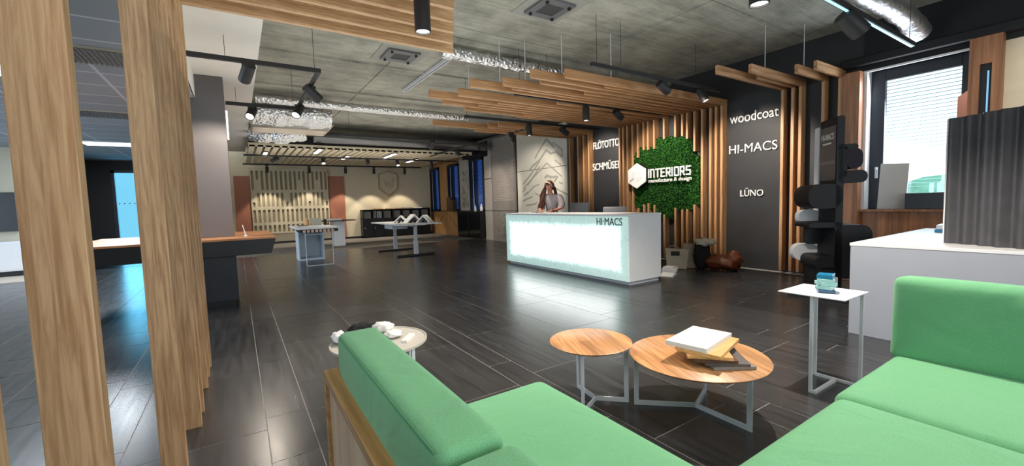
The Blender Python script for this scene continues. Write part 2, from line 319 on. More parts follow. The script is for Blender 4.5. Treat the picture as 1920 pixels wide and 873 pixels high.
# ------------------------------------------------------------------ geometry helper
ORG = {}
class G:
    def __init__(s): s.v = []; s.f = []
    def _add(s, vs, fs):
        o = len(s.v); s.v += [Vector(p) for p in vs]; s.f += [[i+o for i in f] for f in fs]; return s
    def box(s, x0, x1, y0, y1, z0, z1, M=None):
        vs = [(x, y, z) for x in (x0, x1) for y in (y0, y1) for z in (z0, z1)]
        if M: vs = [M @ Vector(p) for p in vs]
        return s._add(vs, [(0, 1, 3, 2), (4, 6, 7, 5), (0, 4, 5, 1), (2, 3, 7, 6), (0, 2, 6, 4), (1, 5, 7, 3)])
    def prism(s, poly, d0, d1, M=None):
        n = len(poly); vs = [Vector((p[0], p[1], d0)) for p in poly]+[Vector((p[0], p[1], d1)) for p in poly]
        if M: vs = [M @ p for p in vs]
        return s._add(vs, [list(range(n))[::-1], list(range(n, 2*n))]+[[i, (i+1) % n, n+(i+1) % n, n+i] for i in range(n)])
    def tube(s, pts, r, n=10, cap=True, closed=False):
        pts = [Vector(p) for p in pts]; rings = []; k = len(pts)
        rs = r if isinstance(r, (list, tuple)) else [r]*k
        prev = None
        for i, p in enumerate(pts):
            if closed: t = pts[(i+1) % k]-pts[i-1]
            else: t = pts[min(i+1, k-1)]-pts[max(i-1, 0)]
            t.normalize()
            if prev is None:
                a = Vector((0, 0, 1)) if abs(t.z) < .9 else Vector((1, 0, 0)); u = t.cross(a).normalized()
            else: u = (prev-t*prev.dot(t)).normalized()
            prev = u; w = t.cross(u)
            rings.append([p+(u*math.cos(2*PI*j/n)+w*math.sin(2*PI*j/n))*rs[i] for j in range(n)])
        vs = [q for rg in rings for q in rg]; fs = []
        for i in range(k if closed else k-1):
            a = i*n; b = ((i+1) % k)*n
            for j in range(n): fs.append([a+j, a+(j+1) % n, b+(j+1) % n, b+j])
        if cap and not closed: fs += [list(range(n))[::-1], [(k-1)*n+j for j in range(n)]]
        return s._add(vs, fs)
    def lathe(s, prof, c=(0, 0, 0), n=48, M=None):
        vs = []; fs = []; k = len(prof)
        for j in range(n):
            a = 2*PI*j/n
            for (r, z) in prof: vs.append(Vector((c[0]+r*math.cos(a), c[1]+r*math.sin(a), c[2]+z)))
        for j in range(n):
            for i in range(k-1):
                fs.append([j*k+i, ((j+1) % n)*k+i, ((j+1) % n)*k+i+1, j*k+i+1])
        fs.append([j*k for j in range(n)][::-1]); fs.append([j*k+k-1 for j in range(n)])
        if M: vs = [M @ p for p in vs]
        return s._add(vs, fs)
    def cushion(s, x0, x1, y0, y1, z0, z1, r=.05, puff=(0, 0, 0), M=None, wob=0, seed=0):
        h = [(x1-x0)/2, (y1-y0)/2, (z1-z0)/2]; c = Vector(((x0+x1)/2, (y0+y1)/2, (z0+z1)/2))
        def ax(H):
            e = [-H+r*(1-math.cos(a*PI/10))*1.0 for a in range(0, 5)]
            m = [-(H-r)+2*(H-r)*k/14 for k in range(0, 15)]
            return e+m+[-q for q in e[::-1]]
        A = [ax(q) for q in h]; bm = bmesh.new()
        rnd = random.Random(seed); ph = [rnd.random()*6 for _ in range(6)]
        def put(p):
            q = Vector([max(-h[i]+r, min(h[i]-r, p[i])) for i in range(3)]); d = p-q
            if d.length > 1e-9: p = q+d.normalized()*r
            n = [p[i]/h[i] for i in range(3)]
            for i in range(3):
                if puff[i]:
                    j, k = [(1, 2), (0, 2), (0, 1)][i]
                    p[i] += (1 if n[i] > 0 else -1)*abs(n[i])*puff[i]*max(0, 1-n[j]**4)*max(0, 1-n[k]**4)
            if wob: p += Vector((math.sin(9*p.y+ph[0])*math.sin(7*p.z+ph[1]), math.sin(8*p.x+ph[2]), math.sin(7*p.x+ph[3])*math.sin(6*p.y+ph[4])))*wob
            return p
        for i in range(3):
            j, k = [(1, 2), (2, 0), (0, 1)][i]
            for sg in (-1, 1):
                g = {}
                for a, pa in enumerate(A[j]):
                    for b_, pb in enumerate(A[k]):
                        p = Vector((0, 0, 0)); p[i] = sg*h[i]; p[j] = pa; p[k] = pb
                        g[a, b_] = bm.verts.new(put(p))
                for a in range(len(A[j])-1):
                    for b_ in range(len(A[k])-1):
                        q = [g[a, b_], g[a+1, b_], g[a+1, b_+1], g[a, b_+1]]
                        bm.faces.new(q if sg > 0 else q[::-1])
        bmesh.ops.remove_doubles(bm, verts=bm.verts, dist=1e-5)
        bm.verts.index_update()
        vs = [v.co+c for v in bm.verts]
        if M: vs = [M @ p for p in vs]
        s._add(vs, [[v.index for v in f.verts] for f in bm.faces]); bm.free(); return s
    def obj(s, name, mat, parent=None, smooth=False, bevel=0, subsurf=0):
        o_ = ORG.get(parent.name, Vector((0, 0, 0))) if parent else Vector((0, 0, 0))
        me = bpy.data.meshes.new(name); me.from_pydata([p-o_ for p in s.v], [], s.f); me.update()
        bm = bmesh.new(); bm.from_mesh(me); bmesh.ops.recalc_face_normals(bm, faces=bm.faces); bm.to_mesh(me); bm.free()
        o = bpy.data.objects.new(name, me); C.objects.link(o); me.materials.append(mat)
        if parent: o.parent = parent
        ORG[o.name] = o_
        if smooth:
            for p in me.polygons: p.use_smooth = True
        if bevel:
            b = o.modifiers.new('bevel', 'BEVEL'); b.width = bevel; b.segments = 2; b.limit_method = 'ANGLE'
        if subsurf:
            b = o.modifiers.new('sub', 'SUBSURF'); b.levels = b.render_levels = subsurf
        if smooth and not subsurf:
            try: me.set_sharp_from_angle(angle=math.radians(40))
            except Exception: pass
        return o
def tag(o, label=None, cat=None, group=None, kind=None):
    if label: o['label'] = label
    if cat: o['category'] = cat
    if group: o['group'] = group
    if kind: o['kind'] = kind
    return o
def thing(name, loc, label, cat, group=None):
    o = bpy.data.objects.new(name, None); C.objects.link(o); o.location = loc; o.empty_display_size = .1
    ORG[o.name] = Vector(loc); return tag(o, label, cat, group)
def box(x0, x1, y0, y1, z0, z1): return G().box(x0, x1, y0, y1, z0, z1)
def S(o): o['kind'] = 'structure'; return o
def dup(root, loc, rz, label, group=None):
    r = root.copy(); C.objects.link(r); r.location = loc; r.rotation_euler = (0, 0, rz); r['label'] = label
    if group: r['group'] = group
    for ch in list(root.children):
        c = ch.copy(); C.objects.link(c); c.parent = r
        for g in ch.children: d = g.copy(); C.objects.link(d); d.parent = c
    return r
WM = lambda X: Matrix(((0, 0, -1, X), (-1, 0, 0, 0), (0, 1, 0, 0), (0, 0, 0, 1)))   # (u, v, d) -> wall facing -X : u = -Y, v = Z
def textobj(name, s, M, w, h, depth, mat, parent=None, off=0, sp=1.0):
    """lettering whose box is w wide, h high, lower left at the origin of M"""
    cu = bpy.data.curves.new(name, 'FONT'); cu.body = s; cu.size = 1; cu.extrude = .1; cu.offset = off; cu.space_character = sp
    t = bpy.data.objects.new(name+'_tmp', cu); C.objects.link(t); bpy.context.view_layer.update()
    me = bpy.data.meshes.new_from_object(t.evaluated_get(bpy.context.evaluated_depsgraph_get()))
    bpy.data.objects.remove(t)
    xs = [v.co.x for v in me.vertices]; ys = [v.co.y for v in me.vertices]; x0, x1, y0, y1 = min(xs), max(xs), min(ys), max(ys)
    o_ = ORG.get(parent.name, Vector()) if parent else Vector()
    for v in me.vertices:
        p = Vector(((v.co.x-x0)/(x1-x0)*w, (v.co.y-y0)/(y1-y0)*h, (v.co.z+.1)/.2*depth)); v.co = (M @ p)-o_
    me.materials.clear(); me.materials.append(mat); me.name = name
    o = bpy.data.objects.new(name, me); C.objects.link(o)
    if parent: o.parent = parent
    return o

# ------------------------------------------------------------------ structure: floor
def build_floor():
    g = G(); tones = []
    rnd = random.Random(3)
    xs = [.07, .30, .97, 1.61, 1.82]; per = 2.42
    cols = []; base = -10
    allx = sorted([x+per*k for k in range(-3, 4) for x in (.07, .30, .97, 1.61, 1.82)])
    allx = [x for x in allx if -6.9 < x < 7.9]
    gp = .003
    for a, b_ in zip(allx[:-1], allx[1:]):
        y = -4.2+rnd.random()*1.1
        while y < 13.9:
            ln = rnd.choice((1.12, 1.12, .56)); y1 = min(y+ln, 13.95)
            g._add([(a+gp, y+gp, 0), (b_-gp, y+gp, 0), (b_-gp, y1-gp, 0), (a+gp, y1-gp, 0)], [(0, 1, 2, 3)])
            tones.append(.78+rnd.random()*.5); y = y1
    n = len(tones)
    o = g.obj('floor', TILE); me = o.data
    at = me.color_attributes.new('tone', 'FLOAT_COLOR', 'CORNER')
    for p in me.polygons:
        t = tones[p.index]
        for li in p.loop_indices: at.data[li].color = (t, t, t, 1)
    S(o)
    return o
build_floor()
S(box(-7, 8.2, -4.5, 19, -.1, -.0015).obj('floor_grout_bed', GROUT))
S(box(-.5, 7.7, 13.96, 18.65, 0, .004).obj('floor_carpet', CARPET))
S(box(-7, -.5, 13.96, 18.65, -.001, .003).obj('floor_office', TILE))
S(box(-6.9, -3.6, 12.6, 14.3, .0, .006).obj('floor_light_vinyl', VINYL))
# ceiling
def build_ceiling():
    g = G()
    xs = [.35, 2.3, 5.05, 7.72]; ys = [-4.5, -1.2, 1.3, 3.1, 5.3, 7.3, 9.25, 11.2, 13.4, 16, 18.8]
    for a, b_ in zip(xs[:-1], xs[1:]):
        for c, d in zip(ys[:-1], ys[1:]):
            g.box(a+.008, b_-.008, c+.008, d-.008, 3.7, 3.9)
    return S(g.obj('ceiling', CONC, bevel=.006))
build_ceiling()
S(box(.3, 7.8, -4.5, 18.8, 3.9, 3.95).obj('ceiling_slab', SEAM))
S(box(.35, 7.7, 5.62, 6.15, 3.62, 3.7).obj('trim_1', CONC, bevel=.01))
for i, (y, h) in enumerate(((7.32, .025), (9.27, .03))):
    S(box(.35, 7.7, y, y+.035, 3.7-h, 3.705).obj('trim_%d' % (i+2), CONC))
S(box(-.39, .35, -4.5, 16.4, 3.23, 3.9).obj('ceiling_gypsum', GYPS))
S(box(-.40, -.385, -4.5, 16.4, 2.9, 3.3).obj('trim_8', GYPS))
S(box(-7, -.39, -4.5, 18.8, 2.9, 2.95).obj('ceiling_tiles', TCEIL))
# walls
S(box(7.7, 8.2, 2.40, 18.9, 0, 3.9).obj('wall_right', BLACKW))   # hall side
S(box(7.7, 8.2, 1.33, 2.40, 0, 1.05).obj('wall_right_below_window', OAKW))
S(box(7.68, 8.2, -4.5, 2.40, 3.03, 3.9).obj('wall_right_above_window', DARKW))
S(box(7.7, 8.2, -4.5, 1.33, 0, 3.03).obj('wall_right_near', BEIGE))
S(box(7.55, 7.7, -4.5, 2.64, 3.10, 3.22).obj('trim_9', DARKW, bevel=.02))
S(box(-.5, 7.7, 18.65, 18.9, 0, 3.9).obj('wall_back', BEIGE))
S(box(-.5, 7.7, 18.62, 18.65, 0, .08).obj('baseboard_back', BLACK))
g = box(-6.9, -3.05, 17.0, 17.2, 0, 2.95); g.box(-2.35, -.4, 17.0, 17.2, 0, 2.95); g.box(-3.05, -2.35, 17.0, 17.2, 2.62, 2.95)
S(g.obj('wall_office_back', BLACK))
S(box(-.5, -.4, 16.4, 18.7, 0, 3.9).obj('wall_return', BEIGE))
S(box(-6.9, -3.95, 14.3, 14.45, 0, 2.95).obj('wall_office', GREYC))
S(box(-6.9, -3.95, 14.28, 14.3, 0, .10).obj('baseboard_office', BLACK))
S(box(-7.1, -6.9, -4.5, 18.9, 0, 2.95).obj('wall_left', GREYC))
g = box(-7, -1.2, -4.4, -4.2, 0, 3.9); g.box(5.6, 7.7, -4.4, -4.2, 0, 3.9); g.box(-1.2, 5.6, -4.4, -4.2, 0, .8); g.box(-1.2, 5.6, -4.4, -4.2, 3.0, 3.9)
S(g.obj('wall_rear', BEIGE))
# glass door of the office
d = S(thing('door_1', (-2.7, 17.0, 0), None, None))
box(-3.05, -2.97, 16.93, 17.05, 0, 2.62).box(-2.43, -2.35, 16.93, 17.05, 0, 2.62).box(-3.05, -2.35, 16.93, 17.05, 2.54, 2.62).box(-3.05, -2.35, 16.93, 17.05, 0, .1).obj('door_frame', DARKFR, d)
gl = box(-2.97, -2.43, 17.0, 17.01, .1, 2.54).obj('door_glass', GLASSD, d)
g = G()
for k in range(5):
    x = -2.93+k*.115
    g.prism([(x, 1.61), (x, 1.65), (x+.04, 1.63)], -16.99, -16.985, Matrix(((1, 0, 0, 0), (0, 0, -1, 0), (0, 1, 0, 0), (0, 0, 0, 1))))
g.obj('safety_marker', NAVYA, d)
box(-3.35, -3.33, 16.95, 17, .0, 2.8).obj('frame_edge', GLOWB, d) if False else None

# right window with blinds
w = S(thing('window_1', (7.9, 1.86, 1.05), None, None))
g = G(); x0, x1 = 7.86, 7.94
g.box(x0, x1, 1.36, 1.44, 1.05, 3.03).box(x0, x1, 2.20, 2.36, 1.05, 3.03).box(x0, x1, 1.44, 2.20, 1.05, 1.12).box(x0, x1, 1.44, 2.20, 2.88, 3.03)
g.obj('window_frame', DARKFR, w, bevel=.006)
box(7.9, 7.905, 1.44, 2.20, 1.12, 2.88).obj('window_glass', GLASSC, w)
g = G().box(7.84, 7.86, 2.255, 2.285, 1.5, 1.66).box(7.81, 7.84, 2.26, 2.28, 1.62, 1.655); g.obj('window_handle', WHITEM, w)
box(7.70, 7.86, 2.36, 2.40, 1.05, 3.03).obj('window_jamb', WHITE, w)
box(7.67, 7.70, 1.33, 2.40, 3.005, 3.03).obj('window_head', WHITE, w)
box(7.62, 7.86, 1.33, 2.40, 1.02, 1.05).obj('window_sill', OAKW, w)
g = G()
for k in range(34):
    z = 2.86-k*.05; g.box(8.0, 8.05, 1.40, 2.3, z, z+.004, None)
bl = g.obj('venetian_blind', plain('blind_slat', srgb(160, 196, 212), .5), w)
# hillside outside
g = G(); rnd = random.Random(5); n = 40
poly = [(-40, -6)]+[(-40+k*2.2, 2.4+1.0*math.sin(k*.5)+rnd.random()*1.2) for k in range(n)]+[(46, -6)]
g.prism(poly, -62, -60, WM(0))
tag(g.obj('hillside', LEAF), 'green wooded hillside seen far off through the bright window', 'hill', kind='structure')

# oak cladding around window
tag(box(7.55, 7.7, 2.40, 2.62, 0, 3.03).obj('oak_cladding_board', OAKW, bevel=.004), 'wide oak reveal board left of the bright window', 'wall board')
o = thing('oak_cladding_board', (7.6, 1.19, 0), 'wide oak board right of the bright window with a blue reflection in its slot', 'wall board')
g = box(7.55, 7.7, 1.06, 1.14, 0, 3.10).box(7.55, 7.7, 1.24, 1.33, 0, 3.10).box(7.55, 7.7, 1.14, 1.24, 2.78, 3.10).box(7.55, 7.7, 1.14, 1.24, 0, 1.1)
g.obj('board', OAKW, o); box(7.6, 7.68, 1.14, 1.24, 1.1, 2.78).obj('slot_lining', NAVY, o); box(7.585, 7.6, 1.165, 1.18, 1.9, 2.7).obj('glow_strip', GLOWB, o)  # glowing strip stands in for a blue reflection in the slot
# items on the sill
g = G(); g.prism([(-2.24, 1.05), (-1.93, 1.05), (-1.90, 1.68), (-2.21, 1.70)], .0, .02, WM(7.83))
tag(g.obj('sample_board', plain('perforated_white', srgb(196, 194, 190), .6, var=.08, vscale=160)), 'pale perforated board leaning against the window frame on the sill', 'board')
tag(box(7.66, 7.82, 1.52, 1.90, 1.05, 1.27).obj('storage_box', plain('slate_box', srgb(62, 66, 74), .6), bevel=.008), 'dark grey box lying on the window sill', 'box')
tag(G().prism([(-1.46, 1.4), (-1.345, 1.4), (-1.335, 2.56), (-1.455, 2.47)], 0, .02, WM(7.80)).obj('sample_board', CORAL), 'coral coloured board leaning at the right end of the window', 'board')
tag(G().box(-.16, .16, -.12, .12, 0, .032, Matrix.Translation((6.5, 1.20, .843))).obj('book', BLUEA, bevel=.003), 'blue covered book lying on the white counter, lower one', 'book')
tag(G().box(-.15, .15, -.11, .11, 0, .045, Matrix.Translation((6.5, 1.21, .876)) @ Matrix.Rotation(.08, 4, 'Z')).obj('book', SIGNW, bevel=.003), 'white book lying on top of the blue book on the counter', 'book')

# ------------------------------------------------------------------ back wall features
def backM(Y): return Matrix(((1, 0, 0, 0), (0, 0, 1, Y), (0, 1, 0, 0), (0, 0, 0, 1)))   # (x, z, d) -> (x, Y+d, z)
tag(box(-.03, .47, 18.60, 18.65, .08, 2.6).obj('cladding_panel', TERRA), 'terracotta wall panel left of the slotted relief board', 'wall panel')
tag(box(3.20, 3.82, 18.60, 18.65, .08, 2.62).obj('cladding_panel', TERRA), 'terracotta wall panel right of the slotted relief board', 'wall panel')
rb = thing('relief_board', (1.8, 18.6, .4), 'beige relief board of tall rounded slots on the back wall', 'wall relief')
box(.48, 3.18, 18.58, 18.65, .4, 2.9).obj('backing', plain('relief_recess', srgb(150, 138, 114), .7), rb)
def stadium(cx, z0, z1, r, n=6):
    p = [(cx+r*math.cos(a*PI/n), z1-r+r*math.sin(a*PI/n)) for a in range(n+1)]
    return p+[(cx+r*math.cos(PI+a*PI/n), z0+r+r*math.sin(PI+a*PI/n)) for a in range(n+1)]
g = G(); cw = 2.7/17; rnd = random.Random(2)
def cell(g, x0, x1, z0, z1, top, bot):
    """one plate cell with a slot cut out: frame of quads around the stadium"""
    cx = (x0+x1)/2; r = cw*.27; st = stadium(cx, bot, top, r)
    n = len(st)//2
    up_, dn = st[:n], st[n:]
    P = [(x1, z0), (x1, top-r)]
    out = []
    def quad(pp): g.prism(pp, -.05, 0, backM(18.58))
    quad([(x0, z0), (cx-r, z0), (cx-r, z1), (x0, z1)]); quad([(cx+r, z0), (x1, z0), (x1, z1), (cx+r, z1)])
    quad([(cx+r, z1), (cx-r, z1)]+up_[::-1]); quad([(cx-r, z0), (cx+r, z0)]+dn[::-1])
for k in range(17):
    x0 = .48+k*cw; x1 = x0+cw
    big = rnd.random() < .3
    cell(g, x0, x1, 2.02, 2.9, 2.80, 2.06 if not big else 2.45)
    cell(g, x0, x1, 1.38, 2.02, 1.97 if rnd.random() < .75 else 1.62, 1.42)
    cell(g, x0, x1, .80, 1.38, 1.33, .82)
    cell(g, x0, x1, .4, .80, .74, .45)
g.obj('slotted_front', RELIEF, rb)
# shield emblem
sh = thing('shield_emblem', (5.67, 18.6, 2.3), 'pale shield emblem with the letter W on the back wall', 'emblem')
def shield(k): return [(x*k+5.67, z*k+2.33) for x, z in ((0, .55), (.43, .42), (.43, -.25), (0, -.60), (-.43, -.25), (-.43, .42))]
G().prism(shield(1), -.03, 0, backM(18.65)).obj('shield', BEIGE, sh)
o1 = shield(1.0); o2 = shield(.90); g = G()
for i in range(6):
    j = (i+1) % 6; g.prism([o1[i], o1[j], o2[j], o2[i]], -.07, -.02, backM(18.65))
g.obj('rim', plain('rim', srgb(168, 156, 130), .6), sh)
wpts = [(5.45, 2.52), (5.56, 2.12), (5.67, 2.42), (5.78, 2.12), (5.89, 2.52)]
g = G()
for wi, (a, b_) in enumerate(zip(wpts[:-1], wpts[1:])):
    a = Vector(a); b_ = Vector(b_); t = (b_-a).normalized(); q = Vector((-t.y, t.x))*.03
    g.prism([a-q, b_-q, b_+q, a+q], -.07-.004*(wi % 2), -.02, backM(18.65))
g.obj('letter', RELIEF, sh)
# shelving
sv = thing('shelf_unit', (5.9, 18.3, 0), 'long black shelf unit with doors against the back wall', 'shelf unit')
g = box(4.40, 7.40, 18.2, 18.6, 0, .05).box(4.40, 7.40, 18.2, 18.6, 1.17, 1.2).box(4.40, 7.40, 18.2, 18.6, .80, .83).box(4.40, 7.40, 18.57, 18.6, 0, 1.2)
for k in range(8): x = 4.40+k*2.97/7; g.box(x, x+.03, 18.2, 18.6, 0, 1.2)
g.obj('carcass', NAVY, sv)
for k in range(7):
    x = 4.43+k*2.97/7
    dr = box(x+.004, x+2.97/7-.034, 18.18, 18.2, .06, .79).obj('door', NAVY, sv, bevel=.004)
    box(x+.03, x+.05, 18.165, 18.18, .40, .44).obj('knob', GREYM, dr)
for k, nm in enumerate(('leftmost', 'third', 'fourth', 'fifth', 'sixth', 'rightmost')):
    x = 4.43+(0 if k == 0 else k+1)*2.97/7
    tag(box(x+.03, x+.34, 18.28, 18.52, .83, 1.12).obj('storage_box', plain('grey_box', srgb(128, 126, 124), .7), bevel=.006), 'grey file box in the %s compartment of the black shelf unit' % nm, 'box', 'grey boxes in the black shelf unit')
for k in range(5):
    x = 4.89+k*.065+(.03 if k > 1 else 0)
    tag(box(x, x+.035, 18.3, 18.55, .83, 1.13-.005*k).obj('binder', SIGNW if k != 1 else GREYC), ['leftmost', 'second', 'middle', 'fourth', 'rightmost'][k]+' of five white upright binders in the black shelf unit', 'binder', 'binders in the black shelf unit')
for k, (x, w_) in enumerate(((4.95, .34), (5.45, .24), (5.88, .26), (6.22, .36), (6.75, .3))):
    tag(box(x, x+w_, 18.25, 18.5, 1.2, 1.235+.008*(k % 2)).obj('sample_board', (OAKB, OAKB, OAKB, CANVAS, SIGNW)[k]),
        ['light wood sample lying leftmost on the black shelf unit', 'light wood sample lying second from left on the black shelf unit', 'light wood sample in the middle on top of the black shelf unit', 'beige sample board lying long on the black shelf unit', 'white sample board lying rightmost on the black shelf unit'][k], 'sample board', 'samples on the black shelf unit')
# slatted ceiling field at the back
sf = thing('slatted_raft', (3.5, 14.3, 2.95), 'beige slatted ceiling raft hanging before the back wall', 'ceiling raft')
g = G()
for k in range(34): x = .38+k*.19; g.box(x, x+.13, 13.0, 17.6, 2.98, 3.02)
g.obj('slats', RELIEF, sf)
box(.36, 6.9, 13.0, 13.03, 2.98, 3.08).box(.36, 6.9, 17.57, 17.6, 2.98, 3.08).box(.36, 6.9, 15.2, 15.24, 3.02, 3.08).obj('frame', RELIEF, sf)
# linear luminaires below the raft
for k, (x, y, l) in enumerate(((.80, 14.3, .7), (2.06, 13.3, .9), (3.10, 14.7, .8), (4.28, 13.7, 1.1), (5.48, 15.0, 1.0))):
    o = thing('linear_light', (x, y, 2.95), ['linear lamp nearest the white ceiling, leftmost of five under the beige raft', 'second linear lamp from the left under the beige raft', 'middle linear lamp of five under the beige raft', 'long bright linear lamp, fourth from left under the beige raft', 'rightmost linear lamp under the beige raft'][k], 'ceiling lamp', 'linear lamps under the beige raft')
    box(x-.06, x+.06, y-l/2-.02, y+l/2+.02, 2.945, 2.98).obj('housing', BLACK, o)
    box(x-.045, x+.045, y-l/2, y+l/2, 2.93, 2.945).obj('diffuser', TUBE, o)

# ------------------------------------------------------------------ right wall, far part: windows and panels
for k, (y0, y1, z1) in enumerate(((17.55, 18.55, 2.95), (15.55, 16.62, 2.95), (13.52, 14.62, 2.99))):
    w = S(thing('window_%d' % (k+2), (7.66, (y0+y1)/2, 1.04), None, None))
    m_ = y0+(y1-y0)*.62
    g = box(7.60, 7.70, y0, y0+.06, 1.04, z1).box(7.60, 7.70, y1-.06, y1, 1.04, z1).box(7.60, 7.70, y0, y1, 1.04, 1.10).box(7.60, 7.70, y0, y1, z1-.08, z1).box(7.58, 7.70, m_, m_+.09, 1.04, z1)
    g.obj('window_frame', DARKFR, w)
    box(7.66, 7.67, y0+.05, y1-.05, 1.09, z1-.07).obj('window_glass', plain('blue_dusk_glass_%d' % k, srgb(20, 52, 110), .08, spec=.6), w)
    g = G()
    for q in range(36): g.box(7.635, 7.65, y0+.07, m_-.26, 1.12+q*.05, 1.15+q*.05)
    g.obj('blind', emit('blue_glow_blind_%d' % k, (.02, .09, .36), .45), w)  # blue outside light is put into the blind as its own glow
    box(7.57, 7.585, m_+.01, m_+.03, 1.1, z1-.1).obj('window_trim', WHITEM, w)
def wallpanel(name, y0, y1, z0, z1, mat, lab, t=.06, bev=.006):
    return tag(box(7.70-t, 7.70, y0, y1, z0, z1).obj(name, mat, bevel=bev), lab, 'wall panel')
wallpanel('cladding_panel', 17.0, 18.62, .0, 1.02, HONEY, 'honey veneer base panel below the farthest blue window')
wallpanel('cladding_panel', 15.42, 16.99, .0, 1.02, HONEY, 'honey veneer base panel with diagonal grooves, next to the black cabinet')
g = G()
for a, b_ in (((18.5, .05), (17.0, 1.0)), ((16.98, 1.0), (15.45, .1))):
    A_ = Vector((7.636, a[0], a[1])); B_ = Vector((7.636, b_[0], b_[1])); g.tube([A_, B_], .008, 4)
S(g.obj('trim_11', BROWNS))
wallpanel('cladding_panel', 16.64, 17.53, 1.05, 3.3, HONEY, 'honey veneer pier between the two farthest blue windows')
wallpanel('cladding_panel', 15.5, 18.62, 3.0, 3.69, HONEY, 'honey veneer panel above the two farthest blue windows', .05)
wallpanel('cladding_panel', 18.56, 18.64, 1.05, 3.3, HONEY, 'narrow honey veneer strip in the far corner', .08)
mp_ = thing('cladding_panel', (7.66, 15.1, 2), 'grey wall panel with a faint plant pattern between blue windows', 'wall panel')
box(7.64, 7.70, 14.64, 15.53, 1.05, 3.5).obj('board', PANELP, mp_)
g = G(); rnd = random.Random(9)
for k in range(46):
    y = 14.8+rnd.random()*.55; z = 1.2+rnd.random()*1.4; a = rnd.uniform(.6, 2.5); l = .12+rnd.random()*.2
    g.tube([(7.636, y-l*math.cos(a)/2, z-l*math.sin(a)/2), (7.634, y, z), (7.636, y+l*math.cos(a)/2, z+l*math.sin(a)/2)], [.004, .012, .003], 5)
g.obj('plant_pattern', plain('plant_print', srgb(132, 128, 96), .7), mp_)
cb = thing('low_cabinet', (7.6, 14.5, 0), 'glossy black low cabinet below the nearest blue window', 'cabinet')
box(7.42, 7.70, 13.52, 15.40, .06, 1.0).obj('body', plain('black_gloss', srgb(14, 15, 18), .12), cb, bevel=.006)
box(7.45, 7.70, 13.52, 15.40, 0, .06).obj('plinth', BLACK, cb); box(7.40, 7.42, 14.45, 14.47, .06, 1.0).obj('door_gap', BLACK, cb)
box(7.41, 7.70, 13.50, 15.42, 1.0, 1.025).obj('top', BLACK, cb)
tag(box(7.35, 7.69, 13.2, 14.64, 3.0, 3.55).obj('blind_box', DARKW), 'dark box over the nearest of the far blue windows', 'blind box')
wallpanel('cladding_panel', 13.0, 13.5, .0, 1.03, PANELP, 'pale narrow panel beside the black cabinet, lower one')
wallpanel('cladding_panel', 13.0, 13.5, 1.05, 2.18, PANELP, 'pale narrow panel left of the dimpled panel, middle one')
wallpanel('cladding_panel', 13.0, 13.5, 2.20, 3.60, PANELP, 'pale narrow panel left of the dimpled panel, top one')
dp = thing('cladding_panel', (7.66, 12.2, 1), 'grey upper wall panel covered with small dimples', 'wall panel')
box(7.64, 7.70, 11.50, 12.98, 1.05, 3.60).obj('board', PANELG, dp)
g = G(); rnd = random.Random(4)
for i in range(13):
    for j in range(26):
        y = 11.6+i*.105+(.05 if j % 2 else 0); z = 1.4+j*.058
        if z > 2.75 and rnd.random() < .3 or y > 12.9: continue
        s_ = .02
        g._add([(7.64, y-s_, z), (7.64, y, z-s_*1.2), (7.64, y+s_, z), (7.64, y, z+s_*1.2), (7.615, y, z+.005)], [(0, 1, 4), (1, 2, 4), (2, 3, 4), (3, 0, 4)])
g.obj('dimple_pattern', PANELP, dp)
dp = thing('cladding_panel', (7.66, 12.2, 0), 'grey lower wall panel below the dimpled one', 'wall panel')
box(7.64, 7.70, 11.50, 12.98, 0, 1.03).obj('board', PANELG, dp)
g = G()
for i in range(9):
    for j in range(12):
        y = 11.75+i*.1+(.05 if j % 2 else 0)*.9; z = .12+j*.07
        if rnd.random() < .45: continue
        g._add([(7.64, y-.018, z), (7.64, y, z-.02), (7.64, y+.018, z), (7.64, y, z+.02), (7.62, y, z)], [(0, 1, 4), (1, 2, 4), (2, 3, 4), (3, 0, 4)])
g.obj('dimple_pattern', BLACKW, dp)
# small items on the far sills
tag(box(7.40, 7.56, 16.0, 16.35, 1.04, 1.62).box(7.38, 7.56, 15.72, 15.98, 1.04, 1.5).obj('sample_rack', BROWNS), 'brown rack of wooden samples on the middle far window sill', 'rack')
G_ = G().lathe([(.0, 0), (.05, 0), (.06, .12), (.03, .2), (.025, .26), (.0, .27)], (7.55, 13.62, 1.04), 14)
tag(G_.obj('vase', SIGNW, smooth=True), 'small white vase on the sill over the black cabinet', 'vase')
tag(G().lathe([(0, 0), (.04, 0), (.05, .1), (.02, .2), (0, .26)], (7.5, 14.0, 1.027), 12).obj('figurine', GREYM, smooth=True), 'slim pale figurine on top of the black cabinet', 'figurine')

